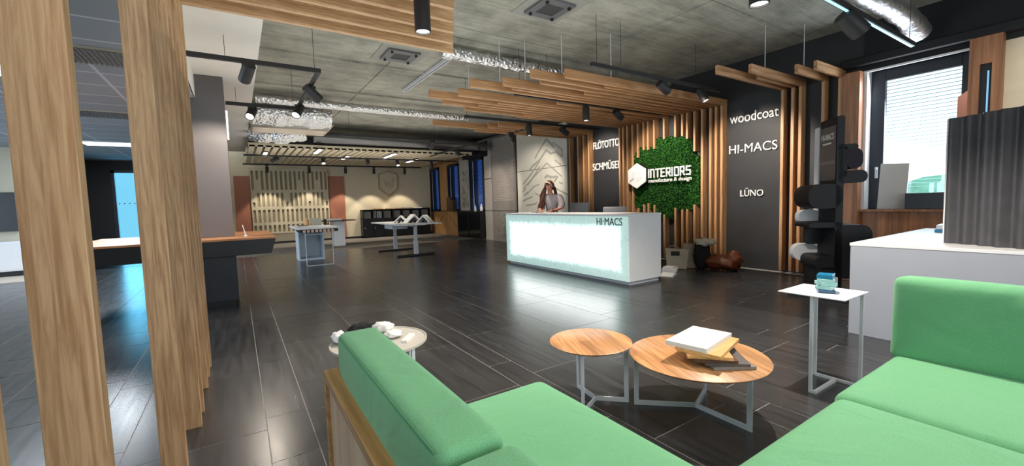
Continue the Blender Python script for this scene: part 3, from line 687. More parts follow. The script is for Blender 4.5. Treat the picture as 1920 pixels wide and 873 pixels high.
# mountain relief
mt = thing('mountain_relief', (7.6, 10.1, 1), 'large white relief of carved mountain lines behind the woman', 'wall relief')
for (a, b_, c, d) in ((8.86, 10.01, .98, 2.27), (10.02, 11.30, .98, 2.27), (8.86, 10.01, 2.285, 3.45), (10.02, 11.30, 2.285, 3.45)):
    box(7.62, 7.70, a, b_, c, d).obj('board', MOUNT, mt, bevel=.004)
strokes = [([(9.748, 3.107), (9.429, 2.853)], 0.034), ([(9.748, 3.107), (10.021, 2.889), (10.306, 2.623)], 0.026), ([(9.078, 2.537), (9.312, 2.694), (9.561, 2.67), (9.761, 2.8), (10.089, 2.543), (10.457, 2.397), (10.606, 2.277)], 0.029), ([(10.09, 2.51), (10.465, 2.215), (10.982, 1.876)], 0.022), ([(9.106, 2.004), (9.75, 2.42), (10.329, 2.106), (10.989, 1.745)], 0.019), ([(10.838, 1.749), (11.007, 1.635)], 0.022), ([(10.755, 1.608), (10.939, 1.522)], 0.019), ([(10.147, 1.825), (10.399, 1.779), (10.756, 1.585)], 0.019), ([(9.288, 2.002), (9.561, 2.005), (9.764, 2.06), (9.844, 2.008)], 0.029), ([(9.259, 2.0), (9.416, 1.87)], 0.024), ([(9.37, 2.464), (9.133, 2.325)], 0.022), ([(10.516, 1.475), (10.764, 1.421), (11.008, 1.357)], 0.017), ([(10.141, 1.323), (10.423, 1.245), (10.833, 1.216)], 0.019), ([(10.352, 1.577), (10.133, 1.497), (9.915, 1.561)], 0.017), ([(9.197, 1.842), (9.08, 1.79)], 0.022), ([(9.397, 1.698), (9.158, 1.595), (8.88, 1.494)], 0.022), ([(10.097, 2.349), (10.563, 1.955), (10.744, 1.829)], 0.017), ([(9.45, 2.972), (9.071, 2.741), (9.041, 2.542)], 0.012)]
g = G()
for si, (pts, hw) in enumerate(strokes):
    P_ = [Vector(p) for p in pts]
    for sj, (a, b_) in enumerate(zip(P_[:-1], P_[1:])):
        t = (b_-a).normalized(); q = Vector((-t.y, t.x))*hw
        a2 = a-t*hw*.6; b2 = b_+t*hw*.6
        g.prism([(-(a2-q).x, (a2-q).y), (-(b2-q).x, (b2-q).y), (-(b2+q).x, (b2+q).y), (-(a2+q).x, (a2+q).y)], 0, .010+.0012*((si*3+sj) % 7), WM(7.62))
g.obj('shaded_lines', GROOVE_SHADE, mt)  # raised strips whose grey paints the shade of carved grooves
tag(box(7.62, 7.70, 8.90, 11.48, 0, .96).obj('cladding_panel', PANELP, bevel=.004), 'pale base panel below the mountain relief', 'wall panel')

# ------------------------------------------------------------------ oak slats, wall to ceiling
def ordn(n): return ['first', 'second', 'third', 'fourth', 'fifth', 'sixth', 'seventh', 'eighth', 'ninth', 'tenth', 'eleventh', 'twelfth', 'thirteenth', 'fourteenth', 'fifteenth', 'sixteenth', 'seventeenth', 'eighteenth'][n]
TH = .045
def slat(y, xl, label, group, zb=2.96, z0=.04, top=None, bot=None, rod=None, front=7.55):
    o = thing('oak_rib', (7.62, y, 0), label, 'oak rib', group)
    if top is None: box(front, 7.70, y-TH, y, z0, zb).obj('upright', OAK['z'], o, bevel=.002)
    else:
        box(front, 7.70, y-TH, y, top, zb).obj('upright', OAK['z'], o, bevel=.002)
        if bot: box(front, 7.70, y-TH, y, z0, bot).obj('lower_upright', OAK['z'], o, bevel=.002)
    box(xl, 7.70, y-TH, y, zb, zb+.12).obj('overhead_beam', OAK['x'], o, bevel=.002)
    for rx in rod or (): G().tube([(rx, y-TH/2, zb+.1), (rx, y-TH/2, 3.72)], .006, 6).obj('suspension_rod', GREYM, o)
    return o
G2 = [(6.94, 4.68, None, None, (6.0,)), (6.83, 3.5, None, None, (3.9,)), (6.71, 4.70, None, None, None), (6.56, 2.96, None, None, None), (6.41, 3.56, 2.22, 1.10, None),
      (6.25, 2.60, 2.37, 1.18, (3.3,)), (6.13, 3.77, 2.36, 1.20, None), (5.97, 2.96, 2.36, 1.16, None), (5.72, 4.71, 2.53, .96, None), (5.45, 2.89, 2.53, 1.10, (3.4,)),
      (5.29, 3.51, 2.53, 1.06, (3.75,)), (5.18, 3.28, 2.46, 1.07, None), (5.02, 4.69, 2.20, 1.16, None), (4.86, 3.70, None, None, (4.1,)), (4.69, 3.41, None, None, None), (4.58, 4.69, None, None, None), (4.47, 3.82, None, None, (4.7,))]
for i, (y, xl, tp, bt, rod) in enumerate(G2):
    slat(y, xl, ('oak rib cut short by green moss, %s from left in the wide row' if tp else 'full height oak rib, %s from left in the wide row by green moss') % ordn(i), 'oak ribs around the moss wall', top=tp, bot=bt, rod=rod)
for i, (y, xl) in enumerate(((8.69, 4.71), (8.37, 3.54), (8.16, 4.75), (7.97, 4.9))):
    slat(y, xl, 'oak rib right of the mountain relief, %s from the left' % ordn(i), 'oak ribs beside the mountain relief')
for i, (y, xl, rod) in enumerate(((3.44, 5.68, None), (3.29, 6.48, None), (3.18, 6.05, (6.45,)), (2.87, 6.67, (6.9,)), (2.66, 6.73, None))):
    slat(y, xl, 'oak rib right of the black lettered wall, %s from the left' % ordn(i), 'oak ribs beside the black lettered wall', zb=2.99, rod=rod)

# moss, sign
g = G(); poly = [(-y, z) for y, z in ((6.42, 2.46), (5.96, 2.40), (5.95, 2.56), (5.81, 2.58), (5.38, 2.56), (5.26, 2.49), (5.07, 2.45), (5.05, 2.16), (4.93, 2.10), (4.93, 1.13), (5.05, 1.14), (5.07, 1.05), (5.36, 1.02), (5.5, 1.04), (5.5, .86), (5.85, .88), (5.85, .98), (6.03, 1.07), (6.42, 1.04), (6.62, 1.3), (6.62, 2.0))]
g.prism(poly, 0, .10, WM(7.70))
moss = tag(g.obj('moss_panel', MOSS, bevel=.015), 'green moss field between the oak slats behind the sign', 'moss wall')
# tufts on the moss face
def inside(p, poly):
    c = False; n = len(poly)
    for i in range(n):
        a, b_ = poly[i], poly[i-1]
        if (a[1] > p[1]) != (b_[1] > p[1]) and p[0] < (b_[0]-a[0])*(p[1]-a[1])/(b_[1]-a[1])+a[0]: c = not c
    return c
g = G(); rnd = random.Random(11)
for k in range(5200):
    p = (rnd.uniform(-6.6, -4.93), rnd.uniform(.88, 2.58))
    if not inside(p, poly): continue
    s_ = rnd.uniform(.012, .028); X = 7.61-rnd.uniform(0, .015); a = rnd.random()*6
    vs = [(X, -p[0]+s_*math.cos(a+q*2.09), p[1]+s_*math.sin(a+q*2.09)) for q in range(3)]+[(X-rnd.uniform(.015, .035), -p[0]+rnd.uniform(-.01, .01), p[1]+rnd.uniform(-.01, .015))]
    g._add(vs, [(0, 1, 3), (1, 2, 3), (2, 0, 3)])
mo = g.obj('moss_tufts', MOSS, moss); mo['kind'] = 'stuff'

sg = thing('raised_sign', (7.5, 5.8, 1.8), 'white raised sign with hexagon emblem and two lines of lettering on moss', 'sign')
hexo = [(6.30, 2.085), (6.06, 1.945), (6.06, 1.67), (6.30, 1.53), (6.545, 1.67), (6.545, 1.945)]
G().prism([(-y, z) for y, z in hexo], 0, .03, WM(7.44)).obj('hexagon_face', SIGNW, sg, bevel=.004)
G().prism([(-y*.97-.19, z*.97+.054) for y, z in hexo], 0, .11, WM(7.58)).obj('hexagon_shadow_body', BLACK, sg)  # black body stands in for the shadow behind the white hexagon
hc = (6.30, 1.81)
g = G()
for k1, k2 in ((.5, .42), (.28, .2)):
    for i in range(6):
        if k1 > .4 and i == 3: continue
        j = (i+1) % 6
        P1 = [(-(hc[0]+(hexo[q][0]-hc[0])*kk), hc[1]+(hexo[q][1]-hc[1])*kk) for q, kk in ((i, k1), (j, k1), (j, k2), (i, k2))]
        g.prism(P1, 0, .006, WM(7.41))
g.obj('hexagon_line', GREYM, sg)
g = G()
P1 = [(-6.49, 1.68), (-6.37, 1.73), (-6.39, 1.77), (-6.49, 1.72)]
g.prism(P1, 0, .006, WM(7.41)); g.obj('hexagon_mark', PANELP, sg)
# stroke lettering
FONT = {
 'I': [[(0, 0), (0, 1)]], 'n': [[(0, 0), (0, 1), (.7, 1), (.7, 0)]], 'T': [[(0, 1), (.75, 1)], [(.37, 1), (.37, 0)]],
 'E': [[(.7, 0), (0, 0), (0, 1), (.7, 1)], [(0, .52), (.6, .52)]], 'R': [[(0, 0), (0, 1), (.7, 1), (.7, .45), (0, .45)], [(.35, .45), (.72, 0)]],
 'O': [[(0, 0), (0, 1), (.75, 1), (.75, 0), (0, 0)]], 'S': [[(.7, 1), (0, 1), (0, .52), (.7, .52), (.7, 0), (0, 0)]]}
def strokes_text(s, x, z, h, w, t, X, depth):
    g = G(); cx = x; kk = 0
    for ch in s:
        cw_ = .12 if ch == 'I' else .75
        for pl in FONT[ch]:
            for a, b_ in zip(pl[:-1], pl[1:]):
                A_ = Vector((cx+a[0]*w, z+a[1]*(h-t)+t/2)); B_ = Vector((cx+b_[0]*w, z+b_[1]*(h-t)+t/2)); d = (B_-A_).normalized(); q = Vector((-d.y, d.x))*t/2
                A_ = A_-d*t/2; B_ = B_+d*t/2
                kk += 1; g.prism([A_-q, B_-q, B_+q, A_+q], 0, depth+.0012*(kk % 4), WM(X))
        cx += (cw_*w+t*1.55)
    return g, cx
tt = 'InTERIORS'; g, e = strokes_text(tt, 0, 1.745, .19, .125, .03, 7.53, .025)
k_ = (6.06-5.03)/(e-.03)
g = G()
g, e2 = strokes_text(tt, -6.06, 1.745, .19, .125*k_ if False else .1205, .030, 7.53, .025)
print('sign end', e2)
lo = g.obj('lettering', SIGNW, sg)
sc = (6.055-5.03)/(e2-.03+6.06)
for v in lo.data.vertices: 
    wy = v.co.y+5.8; v.co.y = 6.055-(6.055-wy)*sc-5.8
textobj('lettering', 'manufacture & design', WM(7.53) @ Matrix.Translation((-6.06, 1.62, 0)), 1.03, .105, .025, SIGNW, sg, off=.012)

# lettering on the black walls
def sign(s, y0, y1, z0, z1, label, off=0, X=7.695, depth=.025, sp=1.0):
    o = textobj('raised_lettering', s, WM(X) @ Matrix.Translation((-y0, z0, 0)), y0-y1, z1-z0, depth, SIGNW, off=off, sp=sp)
    tag(o, label, 'lettering')
sign('FLÖTOTTO', 7.90, 7.03, 2.58, 2.80, 'bold white lettering, upper line on the far black wall', .010, sp=.95)
sign('SCHMÜSER', 7.93, 6.97, 2.05, 2.27, 'bold white lettering, lower line on the far black wall', .008)
sign('woodcoat', 4.36, 3.525, 2.615, 2.785, 'white lower case lettering, topmost of three on the black wall', .004)
sign('HI-MACS', 4.37, 3.54, 2.07, 2.225, 'white capital lettering, middle of three on the black wall', 0)
sign('LŪNO', 4.16, 3.76, 1.29, 1.44, 'small white lettering, lowest of three on the black wall', .003)

# ------------------------------------------------------------------ left screen of oak boards
posts = [(.78, 1.10), (1.235, 1.4), (2.40, 1.5), (3.17, 1.6), (3.39, 1.66), (3.84, 1.87), (4.09, 1.98), (4.34, 2.10)]
nm = ['nearest', 'second nearest', 'third nearest', 'fourth nearest', 'fourth farthest', 'third farthest', 'second farthest', 'farthest']
for i, (y, xr) in enumerate(posts):
    o = thing('oak_screen_board', (-.3, y, 0), 'pale oak board of the left floor to ceiling screen, %s to the viewer' % nm[i], 'screen board', 'oak boards of the left screen')
    x0 = -.385 if i < 2 else -.345
    box(-.352, -.26, y-.045, y, .0, 2.96).obj('upright', PALE['z'], o, bevel=.002)
    if y > 2: box(-.37, xr, y-.045, y, 2.96, 3.08).obj('overhead_beam', PALE['x'], o, bevel=.002)
for i, (y, xr) in enumerate(((3.62, 1.76), (3.0, 1.55), (2.80, 1.5))):
    tag(box(-.37, xr, y-.045, y, 2.96, 3.08).obj('overhead_slat', PALE['x'], bevel=.002), 'oak ceiling slat without a board below, %s of three above the left screen' % ['farthest', 'middle', 'nearest'][i], 'ceiling slat', 'oak slats over the left screen')

# ------------------------------------------------------------------ reception desk
rd = thing('reception_desk', (5.25, 6.0, 0), 'white reception desk with a glowing veined stone front', 'reception desk')
box(4.885, 5.62, 4.30, 7.70, .055, 1.045).obj('body', WHITE, rd, bevel=.003)
box(4.93, 5.60, 4.34, 7.66, 0, .055).obj('plinth', GREYM, rd)
box(4.862, 5.62, 4.292, 7.708, 1.045, 1.078).obj('worktop', WHITE, rd, bevel=.003)
box(4.865, 4.884, 4.315, 7.70, .06, 1.044).obj('light_panel', STONE, rd)
textobj('lettering', 'HI·MACS', WM(4.865) @ Matrix.Translation((-4.955, .905, 0)), .54, .115, .006, plain('letter_grey', srgb(70, 84, 84), .5), rd, off=.0)
g = G().tube([(4.863, 6.10+.03*math.sin(a*.9)-.012*a, .98-.028*a) for a in range(0, 12)], [.012*(1-a/16) for a in range(12)], 6)
g.obj('stone_vein', emit('stone_vein_glow', (.42, .62, .6), .75), rd)
# chairs behind the desk
def chair(x, y, z, label, rz):
    o = thing('office_chair', (0, 0, 0), label, 'chair', 'chairs behind the reception desk')
    Mx = Matrix.Translation((0, 0, 0))
    G().cushion(-.03, .03, -.23, .23, .62, z, .029, (0.01, 0, 0)).obj('backrest', FABD, o, smooth=True)
    G().cushion(-.50, -.02, -.24, .24, .44, .52, .035, (0, 0, .01)).obj('seat', FABD, o, smooth=True)
    G().tube([(-.26, 0, .44), (-.26, 0, .12)], .03, 10).obj('column', GREYM, o)
    G().tube([(.03, 0, .75), (.06, 0, .5), (-.1, 0, .42), (-.26, 0, .42)], .016, 8).obj('back_support', BLACK, o)
    g = G()
    for k in range(5): a = k*2*PI/5; g.tube([(-.26, 0, .11), (-.26+.28*math.cos(a), .28*math.sin(a), .06)], [.022, .014], 8)
    g.obj('star_base', GREYM, o)
    for k in range(5):
        a = k*2*PI/5; G().lathe([(0, -.012), (.028, -.012), (.028, .012), (0, .012)], (0, 0, 0), 12, Matrix.Translation((-.26+.28*math.cos(a), .28*math.sin(a), .029)) @ Matrix.Rotation(PI/2, 4, 'X')).obj('castor', BLACK, o)
    o.location = (x, y, 0); o.rotation_euler = (0, 0, rz); return o
chair(6.45, 7.1, 1.265, 'grey upholstered chair behind the desk, beside the woman', .5)
chair(6.1, 5.72, 1.17, 'grey upholstered chair behind the desk, at its lettered end', 1.0)

# ------------------------------------------------------------------ coffee tables
def roundtable(name, cx, cy, r, z, feet, hub, label):
    o = thing(name, (cx, cy, 0), label, 'coffee table', 'round oak coffee tables')
    G().lathe([(0, z-.022), (r-.03, z-.022), (r-.004, z-.008), (r, z-.003), (r-.004, z), (0, z)], (cx, cy, 0), 72).obj('tabletop', OAKT, o, smooth=True)
    hb = Vector((*hub, 0)); b_ = .018
    for f in feet:
        F = Vector((*f, 0)); d = (F-hb).normalized(); q = Vector((-d.y, d.x, 0))
        Mx = Matrix(((d.x, q.x, 0, hb.x), (d.y, q.y, 0, hb.y), (0, 0, 1, 0), (0, 0, 0, 1))); L = (F-hb).length
        g = G().box(-.005, L, -.005, .005, 0, .028, Mx).box(L-.028, L, -.006, .006, .028, z-.03, Mx).box(L*.35, L, -.005, .005, z-.034, z-.022, Mx)
        g.obj('leg', GREYM, o)
    return o
roundtable('coffee_table', 2.28, 1.49, .395, .35, [(2.04, 1.77), (2.30, 1.17), (2.58, 1.62)], (2.31, 1.52), 'large low round oak coffee table carrying the sample stack')
roundtable('coffee_table', 1.86, 1.97, .262, .40, [(2.035, 1.81), (1.68, 1.86), (1.92, 2.17)], (1.885, 1.955), 'small round oak coffee table without anything on it')
z = .352
for i, (p, q, mt_, lab, th) in enumerate((((2.129, 1.291), (2.319, 1.164), GREYS, 'grey sample board at the bottom of the fanned stack', .016), ((2.12, 1.336), (2.291, 1.176), DGREYS, 'dark grey sample board, second from the bottom of the fanned stack', .016),
        ((2.066, 1.372), (2.24, 1.218), BROWNS, 'dark brown wooden sample board in the middle of the fanned stack', .018), ((2.058, 1.403), (2.211, 1.234), OAKB, 'light oak sample board, lower of two in the fanned stack', .018),
        ((2.067, 1.478), (2.129, 1.25), OAKB, 'light oak sample board right below the white one', .020), ((2.065, 1.552), (2.107, 1.325), SIGNW, 'thick white sample board on top of the fanned stack', .026))):
    p = Vector(p); q = Vector(q); d = (q-p).normalized(); n_ = Vector((-d.y, d.x))
    Mx = Matrix(((n_.x, d.x, 0, p.x), (n_.y, d.y, 0, p.y), (0, 0, 1, 0), (0, 0, 0, 1)))
    tag(G().box(0, .38, 0, .235, z, z+th, Mx).obj('sample_board', mt_, bevel=.001), lab, 'sample board', 'sample boards on the coffee table')
    z += th+.0005

# side table with acrylic samples
st = thing('side_table', (3.25, 1.2, 0), 'white metal c-shaped side table with acrylic samples on it', 'side table')
box(3.045, 3.43, 1.01, 1.39, .643, .65).obj('tabletop', WHITEM, st, bevel=.002)
a_ = .018
def bar(g, x0, y0, z0, x1, y1, z1):
    return g.box(min(x0, x1)-a_/2, max(x0, x1)+a_/2, min(y0, y1)-a_/2, max(y0, y1)+a_/2, min(z0, z1), max(z0, z1))
for (x, y) in ((3.085, 1.20), (3.42, 1.305), (3.40, 1.035)):
    bar(G(), x, y, .0, x, y, .643).obj('leg', WHITEM, st)
g = box(3.40, 3.42, 1.044, 1.296, 0, .018).box(3.094, 3.40, 1.165, 1.183, .0, .018).box(3.076, 3.094, 1.165, 1.191, 0, .018)
g.obj('base_frame', WHITEM, st)
z = .651
for i, (mt_, th, rz, s_, lab) in enumerate(((NAVYA, .022, .5, .10, 'navy blue acrylic block at the bottom of the stack on the side table'), (MINTA, .022, .1, .10, 'mint acrylic block, second from the bottom of the stack on the side table'),
        (MINTA, .024, .75, .10, 'mint acrylic block in the middle of the stack on the side table'), (MINTA, .022, .35, .105, 'mint acrylic block below the blue one on the side table'), (BLUEA, .028, .2, .095, 'bright blue acrylic block on top of the stack on the side table'))):
    Mx = Matrix.Translation((3.23, 1.18, z)) @ Matrix.Rotation(rz, 4, 'Z')
    tag(G().box(-s_/2*1.05, s_/2*1.05, -s_/2*.9, s_/2*.9, 0, th, Mx).obj('acrylic_block', mt_, bevel=.002), lab, 'acrylic block', 'acrylic blocks on the side table')
    z += th+.0005

# round white table behind the sofa
wt = thing('round_side_table', (.67, 2.53, 0), 'round white metal table behind the left sofa back', 'side table')
G().lathe([(0, .485), (.27, .485), (.28, .49), (.28, .503), (.273, .503), (.27, .497), (0, .497)], (.67, 2.53, 0), 64).obj('tabletop', plain('warm_white_metal', srgb(186, 181, 172), .45), wt, smooth=True)
for k in range(4):
    a = .5+k*PI/2; x, y = .67+.26*math.cos(a), 2.53+.26*math.sin(a)
    box(x-.009, x+.009, y-.009, y+.009, 0, .487).obj('leg', WHITEM, wt)
def crumple(name, c, r, mat, label, cat, seed, sq=.5):
    bm = bmesh.new(); bmesh.ops.create_icosphere(bm, subdivisions=3, radius=1); rnd = random.Random(seed); ph = [rnd.uniform(2, 5) for _ in range(9)]
    for v in bm.verts:
        p = v.co; k = 1+.16*math.sin(ph[0]*p.x*2+ph[1])*math.sin(ph[2]*p.y*2+ph[3])+.12*math.sin(ph[4]*3*p.z+ph[5]*p.x*2)
        v.co = Vector((p.x*r[0]*k, p.y*r[1]*k, max(-.9, p.z)*r[2]*k))
    zmin = min(v.co.z for v in bm.verts)
    me = bpy.data.meshes.new(name); 
    for v in bm.verts: v.co += Vector(c)-Vector((0, 0, zmin))
    bm.to_mesh(me); bm.free(); o = bpy.data.objects.new(name, me); C.objects.link(o); me.materials.append(mat)
    for p in me.polygons: p.use_smooth = True
    return tag(o, label, cat)
crumple('cloth_glove', (.73, 2.66, .498), (.065, .06, .035), SIGNW, 'crumpled white glove on the round white table, right one', 'glove', 3)
crumple('cloth_glove', (.76, 2.55, .498), (.05, .06, .02), SIGNW, 'flat white glove lying before the other on the round white table', 'glove', 8)
crumple('cloth_glove', (.46, 2.63, .498), (.04, .06, .035), WHITE, 'white glove at the left edge of the round white table', 'glove', 4)
crumple('black_pouch', (.61, 2.735, .498), (.08, .045, .035), CLOTH, 'black pouch lying at the far edge of the round white table', 'pouch', 5)
tag(G().box(-.07, .07, -.018, .018, .498, .512, Matrix.Translation((.82, 2.45, 0)) @ Matrix.Rotation(.9, 4, 'Z')).obj('label_strip', SIGNW), 'narrow white strip on the round white table', 'strip')

# ------------------------------------------------------------------ sofa
so = thing('corner_sofa', (1.5, .6, 0), 'green corner sofa with pale wooden frame in the foreground', 'sofa')
cu = lambda *a, **k: G().cushion(*a, **k)
cu(.42, 1.235, -.28, 1.665, .20, .425, r=.06, puff=(0, 0, .012)).obj('seat_cushion', GREEN, so, smooth=True)
cu(1.24, 2.15, -.28, .735, .20, .425, r=.05, puff=(0, 0, .012)).obj('seat_cushion', GREEN, so, smooth=True)
cu(2.145, 2.98, -.28, .755, .20, .425, r=.05, puff=(0, 0, .012)).obj('seat_cushion', GREEN, so, smooth=True)
cu(.288, .44, .715, 1.69, .43, .83, r=.03, puff=(.012, 0, .004)).obj('back_cushion', GREEN, so, smooth=True)
cu(.292, .45, -.28, .705, .43, .82, r=.03, puff=(.02, 0, .004)).obj('back_cushion', GREEN, so, smooth=True)
Mx = Matrix.Translation((2.93, 0, .43)) @ Matrix.Rotation(math.radians(4), 4, 'Y') @ Matrix.Translation((-2.93, 0, -.43))
cu(2.90, 3.08, -.28, .765, .40, .845, r=.04, puff=(.02, 0, .005), M=Mx).obj('back_cushion', GREEN, so, smooth=True)
# piping of the left back cushion
for pts in ([(.2905, 1.655, .8195), (.288, 1.5, .822), (.287, 1.2, .823), (.288, .9, .822), (.2905, .75, .8195)], [(.2945, 1.684, .80), (.2945, 1.684, .47)]):
    G().tube(pts, .0028, 6).obj('piping', GREENP, so)
g = box(.235, .292, -.28, 1.70, .655, .69).box(.235, .275, 1.665, 1.70, .0, .655).box(.235, .275, -.28, 1.70, .10, .14)
g.obj('wooden_frame', RAIL, so, bevel=.002)
box(.246, .262, -.28, 1.665, .14, .655).obj('side_panel', BIRCH, so)
box(.28, 1.20, -.28, 1.63, .10, .2).box(1.2, 2.95, -.28, .70, .10, .2).obj('base', BIRCH, so)
box(3.09, 3.14, -.28, .74, .10, .62).obj('end_panel', BIRCH, so)
for x, y in ((.34, 1.56), (1.13, 1.56), (2.85, .62), (1.3, .62), (.34, -.2), (2.85, -.2)): box(x-.025, x+.025, y-.025, y+.025, 0, .10).obj('leg', RAIL, so)

# ------------------------------------------------------------------ white counter and fluted slab
ct = thing('display_counter', (5.9, .2, 0), 'white display counter behind the right end of the sofa', 'counter')
box(4.70, 7.0, -1.3, 1.53, 0, .815).obj('body', plain('counter_side', srgb(160, 164, 174), .5), ct, bevel=.003)
box(4.695, 7.005, -1.305, 1.535, .815, .842).obj('worktop', WHITE, ct, bevel=.003)
G().lathe([(.20, 0), (.205, 0), (.205, .0015), (.20, .0015)], (6.0, 1.12, .842), 48).obj('inlay_ring', GREYM, ct)
def fluted():
    L = 1.15; n = 120; pts = []
    for i in range(n+1):
        x = L*i/n; pts.append((x, .018*math.sin(x*2*PI/.12)+.012*math.sin(x*2*PI/.31+1)))
    poly = pts+[(L, -.07), (0, -.07)]
    P0 = Vector((5.13, 1.0)); d = Vector((-.27, -.47)).normalized(); q = Vector((d.y, -d.x))   # q faces the room (-x side)
    if q.x > 0: q = -q
    Mx = Matrix(((d.x, q.x, 0, P0.x), (d.y, q.y, 0, P0.y), (0, 0, 1, 0), (0, 0, 0, 1)))
    o = thing('fluted_slab', (5.0, .6, .843), 'tall dark fluted slab standing on the white counter', 'sample slab')
    g = G(); n2 = len(poly)
    for zz in (.843, 1.905): pass
    g.prism(poly, .843, 1.90, Mx)
    g.obj('fluted_face', plain('graphite_flutes', srgb(72, 70, 74), .42, var=.12, vscale=9), o, smooth=True)
    g = G().box(-.012, L, -.10, -.07, .843, 1.90, Mx).box(-.012, 0, -.07, .01, .843, 1.90, Mx); g.obj('backing', WHITE, o)
fluted()

# ------------------------------------------------------------------ wavy display tower
tw = thing('display_tower', (6.2, 2.05, 0), 'tall black and white wavy magazine display before the window', 'display stand')
s2 = 2**.5/2
def TM(off): # profile (u, z) extruded along (1,1)
    return Matrix(((s2, 0, s2, 6.2+off*s2), (-s2, 0, s2, 2.05+off*s2), (0, 1, 0, 0), (0, 0, 0, 1)))
def rr(u0, u1, z0, z1, r, n=9):
    p = []
    for cx, cz, a0 in ((u1-r, z1-r, 0), (u0+r, z1-r, PI/2), (u0+r, z0+r, PI), (u1-r, z0+r, 1.5*PI)):
        p += [(cx+r*math.cos(a0+a*PI/2/n), cz+r*math.sin(a0+a*PI/2/n)) for a in range(n+1)]
    return p
blackp = [rr(-.135, -.055, .06, 2.225, .03), rr(-.13, .16, 1.565, 1.90, .02)[:0] or rr(-.12, .09, 1.815, 1.885, .03), rr(-.12, .195, 1.42, 1.57, .07), rr(-.12, .12, 1.55, 1.84, .02)[:0] or rr(-.12, -.02, 1.5, 1.86, .02),
          rr(-.43, -.06, 1.115, 1.415, .13), rr(-.42, -.06, .88, .945, .032), rr(-.343, -.06, .36, .525, .07), rr(-.14, .265, .25, .91, .12), rr(-.30, -.05, .06, .39, .05)]
g = G()
for p in blackp: g.prism(p, 0, .40, TM(0))
g.obj('black_fold', plain('black_solid_surface', srgb(26, 25, 28), .55, spec=.3), tw, smooth=True)
g = G().prism(rr(-.04, .14, 1.585, 1.835, .09), -.004, .40, TM(0)); g.obj('rolled_pocket', plain('plum_surface', srgb(40, 36, 44), .6, spec=.2), tw)
whitep = [rr(-.03, .02, .3, 2.16, .02), rr(-.25, .0, .90, 1.09, .08), rr(-.31, .0, .42, .64, .10)]
g = G()
for p in whitep: g.prism(p, 0, .12, TM(.42) @ Matrix.Translation((-.11, 0, 0)))
g.obj('white_fold', WHITE, tw, smooth=True)
# recess behind the white lips
g = G().prism(rr(-.33, -.13, .65, .86, .04), .30, .36, TM(0)).obj('back_pocket', BLACK, tw)
# front panel, its face looks along (-1, 1)
FM = Matrix(((-s2, 0, -s2, 6.2-.137*s2+.38*s2), (-s2, 0, s2, 2.05+.137*s2+.38*s2), (0, 1, 0, 0), (0, 0, 0, 1)))   # u toward the viewer edge, v up, d outwards
G().prism([(.0, 1.46), (.36, 1.46), (.36, 2.12), (0, 2.12)], 0, .004, FM).obj('front_panel', plain('tower_panel', srgb(88, 84, 84), .4), tw)
textobj('lettering', 'HI-MACS', FM @ Matrix.Translation((.03, 1.96, .004)), .29, .075, .004, SIGNW, tw, off=.012)
textobj('lettering', 'Inspired by Ultra', FM @ Matrix.Translation((.08, 1.90, .004)), .17, .035, .003, SIGNW, tw) if False else None
g = G().prism([(.06, 1.905), (.26, 1.905), (.26, 1.925), (.06, 1.925)], .004, .006, FM).obj('text_line', SIGNW, tw)
G().prism([(.0, 1.66), (.36, 1.66), (.36, 1.70), (0, 1.70)], .004, .006, FM).obj('band', plain('band_grey', srgb(120, 112, 116), .4), tw)
box(5.95, 6.6, 1.85, 2.6, 0, .06).obj('base_plate', BLACK, tw, bevel=.004)
g = G().prism(rr(-.20, -.10, .16, .27, .01), .10, .11, TM(-.115)); g.obj('care_label', GREYM, tw)

# ------------------------------------------------------------------ island with column
isl = thing('bar_island', (-.6, 7.8, 0), 'black island with oak worktop around the dark column', 'island')
Mf = Matrix(((1, 0, 0, 0), (0, 0, 1, 6.82), (0, 1, 0, 0), (0, 0, 0, 1)))
G().prism([(-1.75, .69), (.375, .70), (.44, .905), (-1.8, .905)], 0, 2.2, Mf).obj('body', NAVY, isl, bevel=.003)
G().prism([(-1.8, .905), (.44, .905), (.445, .93), (-1.8, .93)], -.01, 2.22, Mf).obj('worktop', wood('island_top', srgb(214, 150, 100), srgb(180, 116, 70), 'x', .4), isl)
box(-.62, -.05, 7.0, 7.9, .07, .70).obj('support_block', plain('navy_block', srgb(18, 24, 36), .4), isl)
box(-.58, -.09, 7.04, 7.86, 0, .07).obj('plinth', BLACK, isl)
box(-1.72, -1.60, 6.95, 7.15, 0, .69).obj('support_block', NAVY, isl)
tag(box(-.52, -.05, 7.44, 7.95, .931, 3.225).obj('column', COL, bevel=.003), 'dark laminate column rising from the island to the white ceiling', 'column')
tag(box(-.045, -.025, 7.97, 8.0, 2.42, 2.86).obj('glow_strip', TUBEC), 'bright vertical light strip on the rear edge of the dark column', 'lamp')
pn = thing('table_pen', (.07, 7.3, .93), 'thin white pen standing tilted in a holder on the island', 'pen')
G().lathe([(0, 0), (.03, 0), (.02, .015), (.008, .03), (0, .03)], (.09, 7.3, .931), 16).obj('holder', GREYM, pn)
G().tube([(.09, 7.3, .95), (.055, 7.31, 1.10)], .006, 8).obj('pen', SIGNW, pn)
